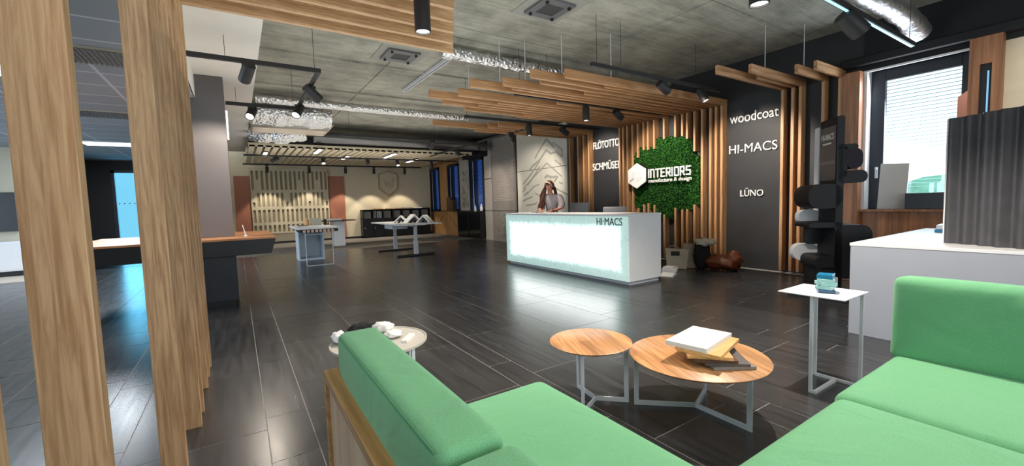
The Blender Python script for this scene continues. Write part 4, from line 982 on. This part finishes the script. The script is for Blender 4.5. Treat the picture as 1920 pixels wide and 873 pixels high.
# office side: television and cabinet
tv = thing('television', (-4.9, 14.25, 1.4), 'flat dark television on the grey office wall at far left', 'television')
box(-5.7, -4.18, 14.22, 14.27, 1.0, 1.88).obj('screen', plain('tv_screen', srgb(30, 28, 30), .4), tv, bevel=.004); box(-5.2, -4.6, 14.27, 14.3, 1.2, 1.7).obj('bracket', BLACK, tv)
cb = thing('sideboard', (-5, 14.0, 0), 'long white sideboard under the television', 'sideboard')
box(-6.4, -4.0, 13.85, 14.27, .12, .78).obj('body', WHITE, cb, bevel=.004); box(-6.35, -4.05, 13.9, 14.27, 0, .12).obj('plinth', BLACK, cb)
for k in range(4): box(-6.38+k*.6, -5.80+k*.6, 13.835, 13.85, .15, .76).obj('door', WHITE, cb, bevel=.003)
for k, (x, y, l) in enumerate(((-2.25, 12.9, 'farther'), (-2.10, 6.8, 'nearer'))):
    o = thing('flush_light', (x, y, 2.89), 'white flush light in the tiled office ceiling, %s one' % l, 'ceiling lamp', 'flush lights in the tiled ceiling')
    box(x-.5, x+.5, y-.32, y+.32, 2.88, 2.9).obj('frame', WHITE, o); box(x-.46, x+.46, y-.28, y+.28, 2.875, 2.88).obj('diffuser', TUBEC, o)
for k, (x, y, l) in enumerate(((-1.10, 5.9, 'nearer'), (-1.8, 9.2, 'farther'))):
    o = thing('air_grille', (x, y, 2.89), 'ribbed air grille in the tiled office ceiling, %s one' % l, 'air vent', 'air grilles in the tiled ceiling')
    box(x-.55, x+.55, y-.28, y+.28, 2.885, 2.9).obj('frame', GREYC, o); g = G()
    for q in range(26): g.box(x-.52+q*.04, x-.50+q*.04, y-.26, y+.26, 2.875, 2.885)
    g.obj('louvres', plain('louvre', srgb(110, 116, 122), .6), o)

# ------------------------------------------------------------------ far display tables
t1 = thing('display_table', (1.6, 11.5, 0), 'white display table with wire leg and open pedestal', 'display table')
box(1.12, 2.0, 10.45, 12.5, .84, .87).obj('tabletop', WHITE, t1, bevel=.003)
g = box(1.25, 1.27, 11.8, 12.4, 0, .84).box(1.83, 1.85, 11.8, 12.4, 0, .84).box(1.27, 1.83, 12.38, 12.4, 0, .84).box(1.27, 1.83, 11.8, 12.4, 0, .04).box(1.27, 1.83, 11.8, 12.4, .72, .84)
g.obj('pedestal', plain('pedestal_white', srgb(198, 208, 218), .5), t1)
g = G().tube([(1.26, 10.5, .84), (1.26, 10.5, .02), (1.26, 10.5, .008), (1.83, 10.5, .008), (1.83, 10.5, .02), (1.83, 10.5, .84)], .01, 8).tube([(1.26, 10.5, .72), (1.83, 10.5, .72)], .008, 8)
g.obj('wire_leg', GREYM, t1)
sd = box(1.16, 1.96, 10.48, 11.2, .77, .835).obj('drawer', BLACK, t1)
for k in range(8): G().lathe([(0, 0), (.032, 0), (.032, .02), (0, .02)], (0, 0, 0), 14, Matrix.Translation((1.24+k*.085, 10.455, .80)) @ Matrix.Rotation(-PI/2, 4, 'X')).obj('round_sample', COPPER, sd)
# items on the display table
tag(box(1.62, 1.86, 12.1, 12.3, .87, 1.06).obj('storage_box', GREYC), 'small grey box standing at the rear of the display table', 'box')
tag(G().lathe([(0, 0), (.06, 0), (.06, .12), (.03, .16), (.03, .19), (0, .19)], (1.52, 12.2, .87), 16).obj('jar', OAKB, smooth=True), 'yellowish jar with narrow neck on the display table', 'jar')
tag(box(1.3, 1.5, 11.9, 12.2, .87, .885).obj('sample_board', BROWNS), 'brown flat sample on the display table', 'sample board')
tag(box(1.93, 1.99, 12.1, 12.2, .87, 1.02).obj('sample_board', BLACK), 'black upright sample at the edge of the display table', 'sample board')
t3 = thing('display_table', (3.0, 15.6, 0), 'white pedestal table with brown top near the terracotta panel', 'display table')
box(2.35, 3.45, 15.2, 16.0, .86, .89).obj('tabletop', BROWNS, t3); box(2.75, 3.1, 15.4, 15.8, 0, .86).obj('pedestal', WHITE, t3)
tag(box(2.5, 3.0, 15.3, 15.8, .89, .94).obj('paper_stack', SIGNW), 'white paper stack on the brown topped table', 'papers')
t2 = thing('lifting_desk', (3.9, 11.3, 0), 'white lifting desk with folded models on it', 'desk')
box(3.30, 4.42, 10.1, 12.7, .82, .85).obj('tabletop', WHITE, t2, bevel=.004)
for (x, y) in ((3.86, 10.55), (3.86, 12.25)):
    box(x-.05, x+.05, y-.035, y+.035, .05, .40).box(x-.04, x+.04, y-.027, y+.027, .40, .80).obj('leg', GREYM, t2); box(x-.50, x+.50, y-.04, y+.04, 0, .05).obj('foot', BLACK, t2, bevel=.008)
    box(x-.3, x+.3, y-.03, y+.03, .79, .82).obj('bracket', GREYM, t2)
box(3.82, 3.90, 10.5, 12.3, .76, .80).obj('crossbeam', GREYM, t2)
tr = box(3.4, 3.81, 11.0, 11.7, .70, .819).obj('drawer_box', GREYM, t2)
def folded(x, y, rz, s_, label):
    Mx = Matrix.Translation((x, y, .851)) @ Matrix.Rotation(rz, 4, 'Z')
    o = thing('folded_model', (x, y, .851), label, 'model', 'folded models on the lifting desk')
    g = G(); n_ = 0
    FMx = Mx @ Matrix(((1, 0, 0, 0), (0, 0, 1, -.12), (0, 1, 0, 0), (0, 0, 0, 1)))
    t = .03
    g.prism([(-.22*s_, 0), (-.22*s_+t*1.3, 0), (0, .2*s_-t*1.2), (.2*s_-t*1.3, 0), (.2*s_, 0), (0, .2*s_)], 0, .24, FMx); g.obj('folded_sheet', SIGNW, o)
    G().prism([(-.10*s_, 0), (-.06*s_, 0), (0, .07*s_), (.06*s_, 0), (.10*s_, 0), (0, .115*s_)], .01, .23, FMx).obj('inner_fold', BLACK, o)
folded(3.75, 11.3, -.5, 1.0, 'folded black and white model, left of three on the lifting desk')
folded(3.95, 10.95, .1, 1.15, 'folded black and white model, largest in the middle of the lifting desk')
folded(4.22, 10.75, -.9, 1.0, 'folded black and white model, right of three on the lifting desk')

# ------------------------------------------------------------------ tracks and spots
def track(name, x0, x1, y0, y1, z, label, rods=()):
    o = thing(name, ((x0+x1)/2, (y0+y1)/2, z), label, 'lighting track', 'black lighting tracks')
    box(x0, x1, y0, y1, z, z+.05).obj('rail', BLACK, o)
    for (rx, ry) in rods: G().tube([(rx, ry, z+.03), (rx, ry, 3.72 if rx > .35 else 3.24)], .003, 6).obj('suspension_rod', BLACK, o)
    return o
TZ = 2.95
track('lighting_track', -.36, .97, 5.65, 5.69, TZ, 'black track, front bar of the loop left under the white ceiling', ((0, 5.67), (.9, 5.67)))
track('lighting_track', -.04, .97, 7.93, 7.97, TZ, 'black track, rear bar of the loop beside the dark column', ((.1, 7.95), (.9, 7.95)))
track('lighting_track', .93, .97, 5.69, 7.93, TZ, 'black track joining the front and rear bars of the left loop')
track('lighting_track', 3.75, 7.3, 5.55, 5.59, TZ+.02, 'black track between the oak ceiling slats above the moss wall', ((3.85, 5.57), (4.4, 5.57)))
track('lighting_track', 3.95, 6.9, 4.06, 4.10, 3.03, 'black track in front of the oak ceiling slats near the black wall', ((4.05, 4.08), (4.5, 4.08), (6.2, 4.08)))
track('lighting_track', 3.76, 7.3, 7.30, 7.34, TZ, 'black track behind the wide row of oak ceiling slats', ((3.8, 7.32), (4.3, 7.32)))
track('lighting_track', .26, 7.0, 14.30, 14.34, 2.87, 'long black track under the front of the beige raft', ((.6, 14.32), (3.5, 14.32), (6.8, 14.32)))
track('lighting_track', .28, 6.9, 17.78, 17.82, 2.94, 'long black track right before the back wall', ((.5, 17.8), (3.2, 17.8), (6.6, 17.8)))
track('lighting_track', 2.1, 5.6, 10.30, 10.34, TZ, 'black track crossing the hall before the long duct', ((2.3, 10.32), (4.4, 10.32)))
track('lighting_track', 5.60, 5.64, 7.9, 13.6, TZ, 'black track running along the far window wall', ((5.62, 9), (5.62, 12)))
tr9 = track('lighting_track', 2.9, 6.62, 1.60, 1.645, TZ, 'black track with a cyan lit edge at the top right', ((6.5, 1.62), (4.2, 1.62)))
box(4.0, 6.6, 1.612, 1.632, TZ-.008, TZ).obj('lit_edge', emit('lit_cyan_edge', (.45, .85, 1), 1.0), tr9)
track('lighting_track', .9, 1.9, 3.14, 3.18, 3.09, 'short black track above the slats of the left screen', ((1.2, 3.16),))
def spot(x, y, z, tgt, label, r=.06, L=.20, on=True, power=60, cone=60, blend=.6, col=(1, .88, .74), group='black track spotlights', drop=.06):
    p = Vector((x, y, z)); piv = p-Vector((0, 0, drop+.03)); d = (Vector(tgt)-piv).normalized()
    o = thing('track_spotlight', tuple(p), label, 'spotlight', group)
    box(x-.05, x+.05, y-.018, y+.018, z-.035, z).obj('adapter', BLACK, o)
    G().tube([p-Vector((0, 0, .02)), piv-d*L*.1], .014, 8).obj('arm', BLACK, o)
    b0 = piv-d*L*.45; b1 = piv+d*L*.55
    if abs(d.z) > .97: b0 = piv+Vector((0, 0, .02)); b1 = b0+d*L
    n = 28; zq = d; xq = zq.orthogonal().normalized(); yq = zq.cross(xq)
    LM = Matrix((xq, yq, zq)).transposed().to_4x4(); LM.translation = b0
    G().lathe([(0, 0), (r*.9, 0), (r, .012), (r, L), (r*.88, L), (r*.82, L-.02), (0, L-.02)], (0, 0, 0), n, LM).obj('housing', BLACK, o, smooth=True)
    G().lathe([(0, L-.019), (r*.80, L-.019), (r*.80, L-.014), (0, L-.012)], (0, 0, 0), n, LM).obj('lens', LENS if on else LENSO, o)
    if on:
        q = b1+d*.012; l = lamp(q, q+d, power*2.4, cone, blend, col); l.parent = o; l.location = q-p
    return o
spot(.20, 5.67, TZ, (-.28, 7.44, 1.75), 'black spotlight on the front bar of the left loop, by the column', .065, .24, True, 110, 52)
spot(.95, 6.3, TZ, (1.8, 6.7, 2.2), 'black unlit looking spotlight on the joining bar of the left loop', .065, .24, False)
spot(.92, 7.5, TZ, (.2, 6.6, 1.6), 'lit spotlight at the rear corner of the left loop', .065, .24, True, 25, 60)
spot(.30, 7.95, TZ, (-.1, 7.0, 1.9), 'lit spotlight on the rear bar of the left loop', .065, .24, True, 30, 60)
spot(5.25, 5.57, TZ+.02, (5.25, 5.57, 0), 'black downlight hanging vertically among the slats above the desk', .06, .24, True, 60, 70, drop=.02)
spot(6.05, 5.57, TZ+.02, (7.6, 5.7, 2.0), 'black spotlight aimed at the moss wall', .06, .22, True, 95, 75)
spot(5.40, 4.08, 3.03, (7.6, 3.95, 1.72), 'black spotlight aimed right at the black lettered wall', .062, .22, True, 180, 60)
spot(6.38, 4.08, 3.03, (6.95, 3.0, .6), 'black spotlight next to the black wall, right one on its track', .062, .22, True, 40, 60)
spot(5.27, 7.32, TZ, (5.27, 7.32, 0), 'black downlight hanging vertically behind the wide slat row', .06, .22, True, 50, 70, drop=.02)
spot(6.22, 7.32, TZ, (7.6, 7.48, 2.25), 'black spotlight aimed at the far bold lettering', .06, .22, True, 70, 66)
spot(4.33, 10.32, TZ, (3.9, 11.6, 1.0), 'tilted spotlight on the track before the long duct', .06, .22, True, 60, 60)
spot(5.62, 11.5, TZ, (7.6, 12.8, 1.6), 'tilted spotlight on the window wall track, farthest one', .06, .22, True, 45, 55)
spot(5.62, 10.2, TZ, (7.6, 12.2, 1.5), 'tilted spotlight on the window wall track, middle one', .06, .22, True, 60, 50)
spot(5.62, 8.5, TZ, (7.6, 10.2, 1.7), 'tilted spotlight on the window wall track, nearest one', .06, .22, True, 110, 62, col=(1, .90, .76))
spot(4.85, 1.62, TZ, (6.2, .9, 1.6), 'large unlit black spotlight at the upper right', .085, .24, False)
spot(3.22, 1.62, TZ, (2.15, 1.25, .0), 'large lit downlight at the top edge over the coffee tables', .062, .26, True, 75, 75, .4, (1, .90, .78), drop=.02) if False else None
o = spot(3.18, 1.60, TZ, (3.18, 1.60, 0), 'large lit downlight at the top edge over the coffee tables', .066, .28, True, 140, 130, .4, (1, .90, .78), drop=.02)
spot(1.30, 3.18, 3.09, (1.30, 3.18, 0), 'large lit downlight hanging between slats of the left screen', .062, .42, True, 60, 90, .5, (1, .92, .82), drop=.02)
for i, x in enumerate((1.02, 2.42, 3.74, 4.86, 6.16)):
    spot(x, 17.8, 2.94, (x, 18.1, 0), 'black wall washer on the rear track, %s from the left' % ordn(i), .055, .22, True, 50, 80, .3, (1, .90, .74), group='wall washers on the rear track', drop=.04)
for i, (x, t_) in enumerate(((1.05, (0, 12.5, 2)), (2.36, (2.36, 13.6, 1.5)), (3.72, (3.72, 13.7, 1.5)), (4.72, (4.72, 13.7, 1.4)), (5.95, (5.95, 14, 1)))):
    spot(x, 14.32, 2.87, t_ if i else (.3, 13.8, 2.3), 'black spotlight on the track under the beige raft, %s from the left' % ordn(i), .06, .22, i in (1, 3), 40, 80, .6, (1, .86, .68), group='spotlights under the beige raft', drop=.04)

# ------------------------------------------------------------------ ducts
def foil_tube(name, pts, r, mat, label, seed=1, lump=.12, n=28, sub=40):
    rnd = random.Random(seed); P_ = [Vector(p) for p in pts]; out = []; rs = []
    for i in range(len(P_)-1):
        k = max(2, int((P_[i+1]-P_[i]).length*14))
        for q in range(k): out.append(P_[i].lerp(P_[i+1], q/k)); 
    out.append(P_[-1]); m_ = len(out)
    for _ in range(2): out = [out[0]]+[(out[i-1]+out[i]*2+out[i+1])/4 for i in range(1, m_-1)]+[out[-1]]
    for i in range(m_): rs.append(r*(1+rnd.uniform(-lump, lump)))
    g = G().tube(out, rs, n); 
    for v in g.v: v += Vector((rnd.uniform(-1, 1), rnd.uniform(-1, 1), rnd.uniform(-1, 1)))*r*lump*.4
    return tag(g.obj(name, mat, smooth=True), label, 'air duct')
foil_tube('foil_duct', [(2.6, 5.72, 3.5), (3.4, 5.72, 3.5), (4.85, 5.70, 3.48)], .095, FOIL, 'silver foil duct between the left slats and the moss wall slats', 1)
foil_tube('foil_duct', [(.45, 9.85, 3.52), (2.5, 9.8, 3.5), (5.1, 9.75, 3.5)], .085, FOIL, 'thin silver foil duct crossing the hall before the lifting desk', 2, .05)
foil_tube('foil_duct', [(4.3, 1.95, 3.5), (6.1, 1.92, 3.53), (6.7, 1.86, 3.52), (7.1, 1.80, 3.44), (7.42, 1.76, 3.30)], .125, FOILR, 'flexible foil duct bending down at the top right', 3, .06)
foil_tube('foil_duct', [(.36, 10.2, 3.30), (1.0, 10.3, 3.33), (1.55, 10.3, 3.33), (1.9, 10.3, 3.33)], .24, FOIL, 'wide crumpled foil duct above the metal air unit', 4, .12)
foil_tube('foil_duct', [(.38, 12.2, 3.22), (1.0, 12.1, 3.16), (1.6, 12.0, 3.24)], [.2][0], FOIL, 'wide crumpled foil duct hanging below the metal air unit', 5, .14)
au = thing('air_unit', (1.2, 11.3, 3.2), 'long flat metal air unit between two foil ducts', 'air unit')
G().prism([(.4, 3.12), (1.95, 3.12), (2.1, 3.30), (.4, 3.30)], 0, .7, Matrix(((1, 0, 0, 0), (0, 0, 1, 10.9), (0, 1, 0, 0), (0, 0, 0, 1)))).obj('casing', METAL, au, bevel=.01)
box(.4, 2.0, 10.86, 10.9, 3.18, 3.2).obj('edge_strip', GREYM, au)
for x in (.55, 1.8): G().tube([(x, 11.2, 3.3), (x, 11.2, 3.72)], .006, 6).obj('suspension_rod', GREYM, au)
foil_tube('round_duct', [(1.9, 12.9, 3.28), (7.4, 12.9, 3.28)], .15, DUCTG, 'long round metal duct crossing the hall near the back', 6, .015)
tag(box(.4, 7.2, 13.3, 13.9, 3.05, 3.35).obj('cable_tray', BLACK), 'black service tray behind the long round duct', 'cable tray')
# ceiling diffusers
for k, (x, y, s_, l) in enumerate(((3.40, 4.22, .23, 'nearer'), (2.33, 6.68, .25, 'farther'))):
    o = thing('air_diffuser', (x, y, 3.66), 'square grey ceiling diffuser with clips, %s one' % l, 'diffuser', 'square ceiling diffusers')
    g = box(x-s_, x+s_, y-s_, y-.13, 3.66, 3.69).box(x-s_, x+s_, y+.13, y+s_, 3.66, 3.69).box(x-s_, x-.13, y-.13, y+.13, 3.66, 3.69).box(x+.13, x+s_, y-.13, y+.13, 3.66, 3.69)
    g.obj('frame', plain('diffuser_grey', srgb(96, 98, 102), .5), o); box(x-.13, x+.13, y-.13, y+.13, 3.67, 3.69).obj('core', plain('diffuser_dark', srgb(58, 58, 60), .7), o)
    for sx in (-1, 1):
        for sy in (-1, 1): box(x+sx*(s_-.06)-.015, x+sx*(s_-.06)+.015, y+sy*(s_-.06)-.015, y+sy*(s_-.06)+.015, 3.63, 3.66).obj('clip', BLACK, o)
    S(box(x-s_-.12, x+s_+.12, y-s_-.12, y+s_+.12, 3.69, 3.7).obj('trim_%d' % (12+k), plain('patch', srgb(150, 148, 142), .8)))
# cable rail on ceiling
tag(box(3.0, 3.02, 5.9, 8.6, 3.64, 3.69).box(3.06, 3.08, 5.9, 8.6, 3.64, 3.69).box(3.02, 3.06, 5.9, 5.92, 3.64, 3.66).box(3.02, 3.06, 8.58, 8.6, 3.64, 3.66).obj('steel_channel', GREYM), 'grey steel channel fixed under the concrete ceiling', 'channel')

# ------------------------------------------------------------------ things on the floor by the slats
bgx = thing('tote_bag', (6.75, 4.72, 0), 'pale canvas tote bag with a dark emblem by the slats', 'bag')
G().prism([(-.17, 0), (.17, 0), (.21, .36), (-.2, .38)], -.06, .06, Matrix.Translation((6.72, 4.80, 0)) @ Matrix.Rotation(-.95, 4, 'Z') @ Matrix(((1, 0, 0, 0), (0, 0, 1, 0), (0, 1, 0, 0), (0, 0, 0, 1)))).obj('body', CANVAS, bgx, bevel=.015)
G().tube([(6.63, 4.90, .36), (6.62, 4.88, .42), (6.70, 4.80, .43), (6.74, 4.76, .36)], .008, 6).obj('handle', CANVAS, bgx)
G().prism([(-.10, .25), (.05, .25), (.05, .33), (-.10, .33)], .064, .068, Matrix.Translation((6.72, 4.80, 0)) @ Matrix.Rotation(-.95, 4, 'Z') @ Matrix(((1, 0, 0, 0), (0, 0, -1, 0), (0, 1, 0, 0), (0, 0, 0, 1)))).obj('emblem', BLACK, bgx)
bq = thing('shopping_bag', (7.0, 4.62, 0), 'second pale paper bag behind the canvas tote', 'bag')
G().prism([(-.15, 0), (.15, 0), (.2, .44), (-.2, .46)], -.07, .07, Matrix.Translation((7.02, 4.66, 0)) @ Matrix.Rotation(-.8, 4, 'Z') @ Matrix(((1, 0, 0, 0), (0, 0, 1, 0), (0, 1, 0, 0), (0, 0, 0, 1)))).obj('body', plain('kraft', srgb(160, 144, 122), .8, bump=.4, bscale=12), bq, bevel=.02)
crumple('brown_bag', (7.08, 4.22, 0), (.17, .30, .13), LEATH, 'brown leather bag lying on the floor at the slats', 'bag', 12)
crumple('leather_jacket', (7.2, 4.02, 0), (.13, .14, .17), LEATH, 'brown leather heap leaning right of the leather bag', 'garment', 15)
crumple('dark_backpack', (6.98, 4.47, 0), (.14, .14, .26), CLOTH, 'black backpack standing between tote and leather bag', 'backpack', 14)
crumple('scarf', (7.0, 4.42, .42), (.15, .19, .07), STRIPE, 'pale crumpled scarf thrown over the black backpack', 'scarf', 21)
tag(G().box(-.16, .16, -.12, .12, 0, .06, Matrix.Translation((6.42, 4.72, 0)) @ Matrix.Rotation(.5, 4, 'Z')).obj('carton', WHITE, bevel=.006), 'flat white carton on the floor before the tote bag', 'carton')
tag(G().box(-.10, .10, -.09, .09, .061, .085, Matrix.Translation((6.42, 4.73, 0)) @ Matrix.Rotation(.3, 4, 'Z')).obj('carton', WHITE, bevel=.006), 'small white packet on top of the flat white carton', 'carton')
tag(G().prism([(-.14, 0), (.14, .0), (.13, .015), (0, .05), (-.13, .02)], -.1, .1, Matrix.Translation((6.05, 4.48, 0)) @ Matrix.Rotation(.4, 4, 'Z') @ Matrix(((1, 0, 0, 0), (0, 0, 1, 0), (0, 1, 0, 0), (0, 0, 0, 1)))).obj('open_magazine', SIGNW), 'open white magazine lying on the floor beside the desk end', 'magazine')

# ------------------------------------------------------------------ person
def skin_body(name, verts, edges, mat, parent, sub=2):
    """verts: (x, y, z, r[, r2])"""
    me = bpy.data.meshes.new(name); o_ = ORG[parent.name]
    me.from_pydata([Vector(v[:3])-o_ for v in verts], edges, []); me.update()
    o = bpy.data.objects.new(name, me); C.objects.link(o); o.parent = parent; me.materials.append(mat)
    md = o.modifiers.new('skin', 'SKIN'); md.use_smooth_shade = True
    if not me.skin_vertices: me.skin_vertices.new() if hasattr(me.skin_vertices, 'new') else None
    for i, v in enumerate(verts):
        sv_ = me.skin_vertices[0].data[i]; sv_.radius = (v[3], v[4] if len(v) > 4 else v[3]); sv_.use_root = (i == 0)
    s_ = o.modifiers.new('sub', 'SUBSURF'); s_.levels = s_.render_levels = sub
    ORG[o.name] = o_
    return o
pe = thing('person', (5.95, 7.3, 0), 'woman with long brown hair in a pale puff-sleeve blouse leaning over the desk, writing', 'person')
def build_person():
    F = Vector((-.85, -.53, 0)).normalized()           # facing direction
    Lf = Vector((0, 0, 1)).cross(F)                    # her left
    B = Vector((5.93, 7.42, 0))
    def P(f, l, z): return tuple(B+F*f+Lf*l+Vector((0, 0, z)))
    # continuous body: pelvis root
    v = []; e = []
    def add(p, r, par=None, r2=None):
        v.append((*p, r) if r2 is None else (*p, r, r2)); i = len(v)-1
        if par is not None: e.append((par, i))
        return i
    pel = add(P(0, 0, .93), .13, None, .11); wa = add(P(.02, 0, 1.08), .105, pel, .085); ch = add(P(.06, 0, 1.28), .125, wa, .095)
    uc = add(P(.09, 0, 1.40), .10, ch, .08); nk = add(P(.12, .0, 1.47), .045, uc); nk2 = add(P(.155, .0, 1.53), .045, nk)
    hd = add(P(.185, .01, 1.61), .083, nk2, .08); hd2 = add(P(.175, .015, 1.69), .072, hd, .07)
    for sd in (-1, 1):
        sh = add(P(.09, sd*.15, 1.405), .055, uc)
        if sd == 1: el = add(P(.13, .28, 1.16), .04, sh); wr = add(P(.40, .12, 1.105), .026, el)
        else: el = add(P(.16, -.25, 1.16), .04, sh); wr = add(P(.40, -.13, 1.105), .026, el)
        pm = add(P(.46, sd*.10, 1.10), .03, wr, .018)
        hip = add(P(0, sd*.09, .86), .085, pel); kn = add(P(.02, sd*.10, .48), .055, hip); an = add(P(-.01, sd*.11, .09), .036, kn); to = add(P(.10, sd*.12, .035), .03, an)
    body = skin_body('body', v, e, SKIN, pe)
    # fingers
    for sd in (-1, 1):
        for k in range(4):
            l = sd*.10+(k-1.5)*.018; L = (.055, .065, .07, .058)[k] if sd == 1 else (.058, .07, .065, .055)[k]
            skin_body('finger', [(*P(.465, l, 1.10), .0085), (*P(.465+L*.5, l, 1.108), .008), (*P(.465+L*.85, l, 1.098), .007), (*P(.465+L, l, 1.088), .006)], [(0, 1), (1, 2), (2, 3)], SKIN, pe, 1)
        skin_body('thumb', [(*P(.43, sd*.085, 1.10), .010), (*P(.46, sd*.055, 1.10), .009), (*P(.49, sd*.05, 1.09), .007)], [(0, 1), (1, 2)], SKIN, pe, 1)
    # head details: face looks down along tilt
    hc_ = Vector(P(.185, .01, 1.635)); fd = (F*.75+Vector((0, 0, -.62))+Lf*(-.26)).normalized(); ur = fd.cross(Vector((0, 0, 1))).normalized(); uv = ur.cross(fd).normalized()
    def H(a, b_, c): return hc_+fd*a+ur*b_+uv*c
    # skull and jaw
    bm = bmesh.new(); bmesh.ops.create_uvsphere(bm, u_segments=28, v_segments=20, radius=1)
    for w_ in bm.verts:
        p = w_.co.copy(); x, y, z_ = p
        jaw = max(0, -z_); wd = .075*(1-.35*jaw**1.5); dp = .092*(1-.12*jaw)
        w_.co = H(x*dp+(.008*jaw if x > 0 else 0), y*wd, z_*.112)
        # nose, brow, eye sockets
    me = bpy.data.meshes.new('head'); o_ = ORG[pe.name]
    for w_ in bm.verts: w_.co -= o_
    bm.to_mesh(me); bm.free(); o = bpy.data.objects.new('head', me); C.objects.link(o); o.parent = pe; me.materials.append(SKIN)
    for p in me.polygons: p.use_smooth = True
    ORG['head'] = o_
    G().tube([H(.086, 0, .02), H(.098, 0, -.005), H(.108, 0, -.028), H(.09, 0, -.036)], [.008, .010, .014, .008], 10).obj('nose', SKIN, pe, smooth=True)
    lip = plain('lips', srgb(170, 84, 80), .4)
    G().tube([H(.080, -.024, -.062), H(.090, 0, -.058), H(.080, .024, -.062)], [.004, .008, .004], 8).obj('mouth', lip, pe, smooth=True)
    for sd in (-1, 1):
        G().tube([H(.079, sd*.045, .004), H(.087, sd*.03, .002), H(.087, sd*.017, .002)], [.004, .007, .004], 8).obj('eye', HAIR, pe, smooth=True)
        G().tube([H(.080, sd*.05, .024), H(.090, sd*.03, .030), H(.090, sd*.014, .026)], [.003, .005, .004], 6).obj('eyebrow', HAIR, pe, smooth=True)
        G().tube([H(-.005, sd*.074, .02), H(.0, sd*.083, 0), H(-.002, sd*.076, -.03)], [.010, .014, .008], 8).obj('ear', SKIN, pe, smooth=True)
    # hair: cap with volume plus long locks over her right shoulder
    bm = bmesh.new(); bmesh.ops.create_uvsphere(bm, u_segments=32, v_segments=22, radius=1)
    for w_ in bm.verts:
        x, y, z_ = w_.co; 
        k = 1+.03*math.sin(y*26)
        xx = x*.104*k-.016
        if x > 0 and z_ < .42: xx = min(xx, .035)
        w_.co = H(xx, y*.092*k, z_*.122*k+.012)-o_
    me = bpy.data.meshes.new('hair'); bm.to_mesh(me); bm.free(); hr = bpy.data.objects.new('hair', me); C.objects.link(hr); hr.parent = pe; me.materials.append(HAIR)
    for p in me.polygons: p.use_smooth = True
    ORG['hair'] = o_
    rnd = random.Random(6); g = G()
    for k in range(60):
        a = rnd.uniform(-.04, .06); b_ = rnd.uniform(-.02, .03)
        s0 = H(.01+a, -.078*1, .03+b_) if (ur.dot(Lf) > 0) else H(.01+a, .078, .03+b_)
        e0 = Vector(P(.20+rnd.uniform(-.06, .07), -.20+rnd.uniform(-.07, .06), 1.15+rnd.uniform(-.04, .08)))
        m0 = Vector(P(.17+rnd.uniform(-.03, .05), -.15+rnd.uniform(-.05, .035), 1.42+rnd.uniform(-.02, .03)))
        m1 = m0.lerp(e0, .5)+Vector((rnd.uniform(-.015, .015), rnd.uniform(-.015, .015), 0))
        g.tube([s0, s0.lerp(m0, .5)+Vector((0, 0, .01)), m0, m1, e0], [.012, .016, .016, .014, .004], 7)
    for k in range(16):
        sgn = 1 if (ur.dot(Lf) > 0) else -1
        s0 = H(-.02+rnd.uniform(-.03, .03), sgn*.07, .03); e0 = Vector(P(-.02+rnd.uniform(-.03, .02), .08+rnd.uniform(-.03, .02), 1.46))
        g.tube([s0, s0.lerp(e0, .5)+Lf*.02, e0], [.012, .016, .01], 7)
    g.obj('hair_lock', HAIR, pe, smooth=True)
    band = [H(.03+.0*math.cos(a), -.098*math.cos(a), .02+.118*math.sin(a)) for a in [PI*q/12 for q in range(13)]]
    G().tube(band, .012, 8).obj('headband', plain('headband', srgb(214, 190, 170), .7), pe, smooth=True)
    # blouse over the torso, puffed sleeves
    bv = [(*P(0, 0, .90), .155, .135), (*P(.02, 0, 1.06), .135, .115), (*P(.06, 0, 1.26), .152, .125), (*P(.09, 0, 1.39), .13, .10), (*P(.118, 0, 1.455), .068, .06)]
    be = [(0, 1), (1, 2), (2, 3), (3, 4)]
    for sd in (-1, 1):
        i = len(bv); 
        if sd == 1: pts = [(P(.09, .17, 1.40), .075), (P(.10, .235, 1.31), .085), (P(.12, .27, 1.20), .08), (P(.18, .265, 1.15), .045)]
        else: pts = [(P(.09, -.17, 1.40), .075), (P(.11, -.225, 1.31), .085), (P(.15, -.25, 1.20), .08), (P(.21, -.24, 1.15), .045)]
        for q, (p, r) in enumerate(pts): bv.append((*p, r)); be.append((3 if q == 0 else i+q-1, i+q))
    skin_body('blouse', bv, be, BLOUSE, pe)
    tv_ = [(*P(0, 0, .93), .15, .13)]; te = []
    for sd in (-1, 1):
        i = len(tv_)
        for q, (p, r) in enumerate(((P(0, sd*.095, .84), .105), (P(.02, sd*.10, .48), .075), (P(0, sd*.11, .12), .065))): tv_.append((*p, r)); te.append((0 if q == 0 else i+q-1, i+q))
    skin_body('trousers', tv_, te, TROUS, pe)
    G().lathe([(.028, -.012), (.034, -.008), (.034, .008), (.028, .012)], (0, 0, 0), 20, Matrix.Translation(P(.37, .135, 1.108)) @ Matrix.Rotation(PI/2, 4, 'Y') @ Matrix.Rotation(.3, 4, 'X')).obj('wristwatch', BLACK, pe)
build_person()
tag(G().box(-.10, .10, -.15, .15, 1.079, 1.087, Matrix.Translation((5.42, 7.36, 0)) @ Matrix.Rotation(.3, 4, 'Z')).obj('clipboard', BLACK), 'dark clipboard under the hands of the woman', 'clipboard')
tag(G().box(-.11, .11, -.16, .16, 1.079, 1.09, Matrix.Translation((5.30, 7.62-.08, 0)) @ Matrix.Rotation(.2, 4, 'Z')).obj('paper_sheet', SIGNW), 'white papers on the desk left of the clipboard', 'papers')
tag(G().tube([(5.40, 7.28, 1.095), (5.45, 7.33, 1.16)], .005, 8).obj('pen', BLACK), 'thin dark pen held by the woman at the desk', 'pen')
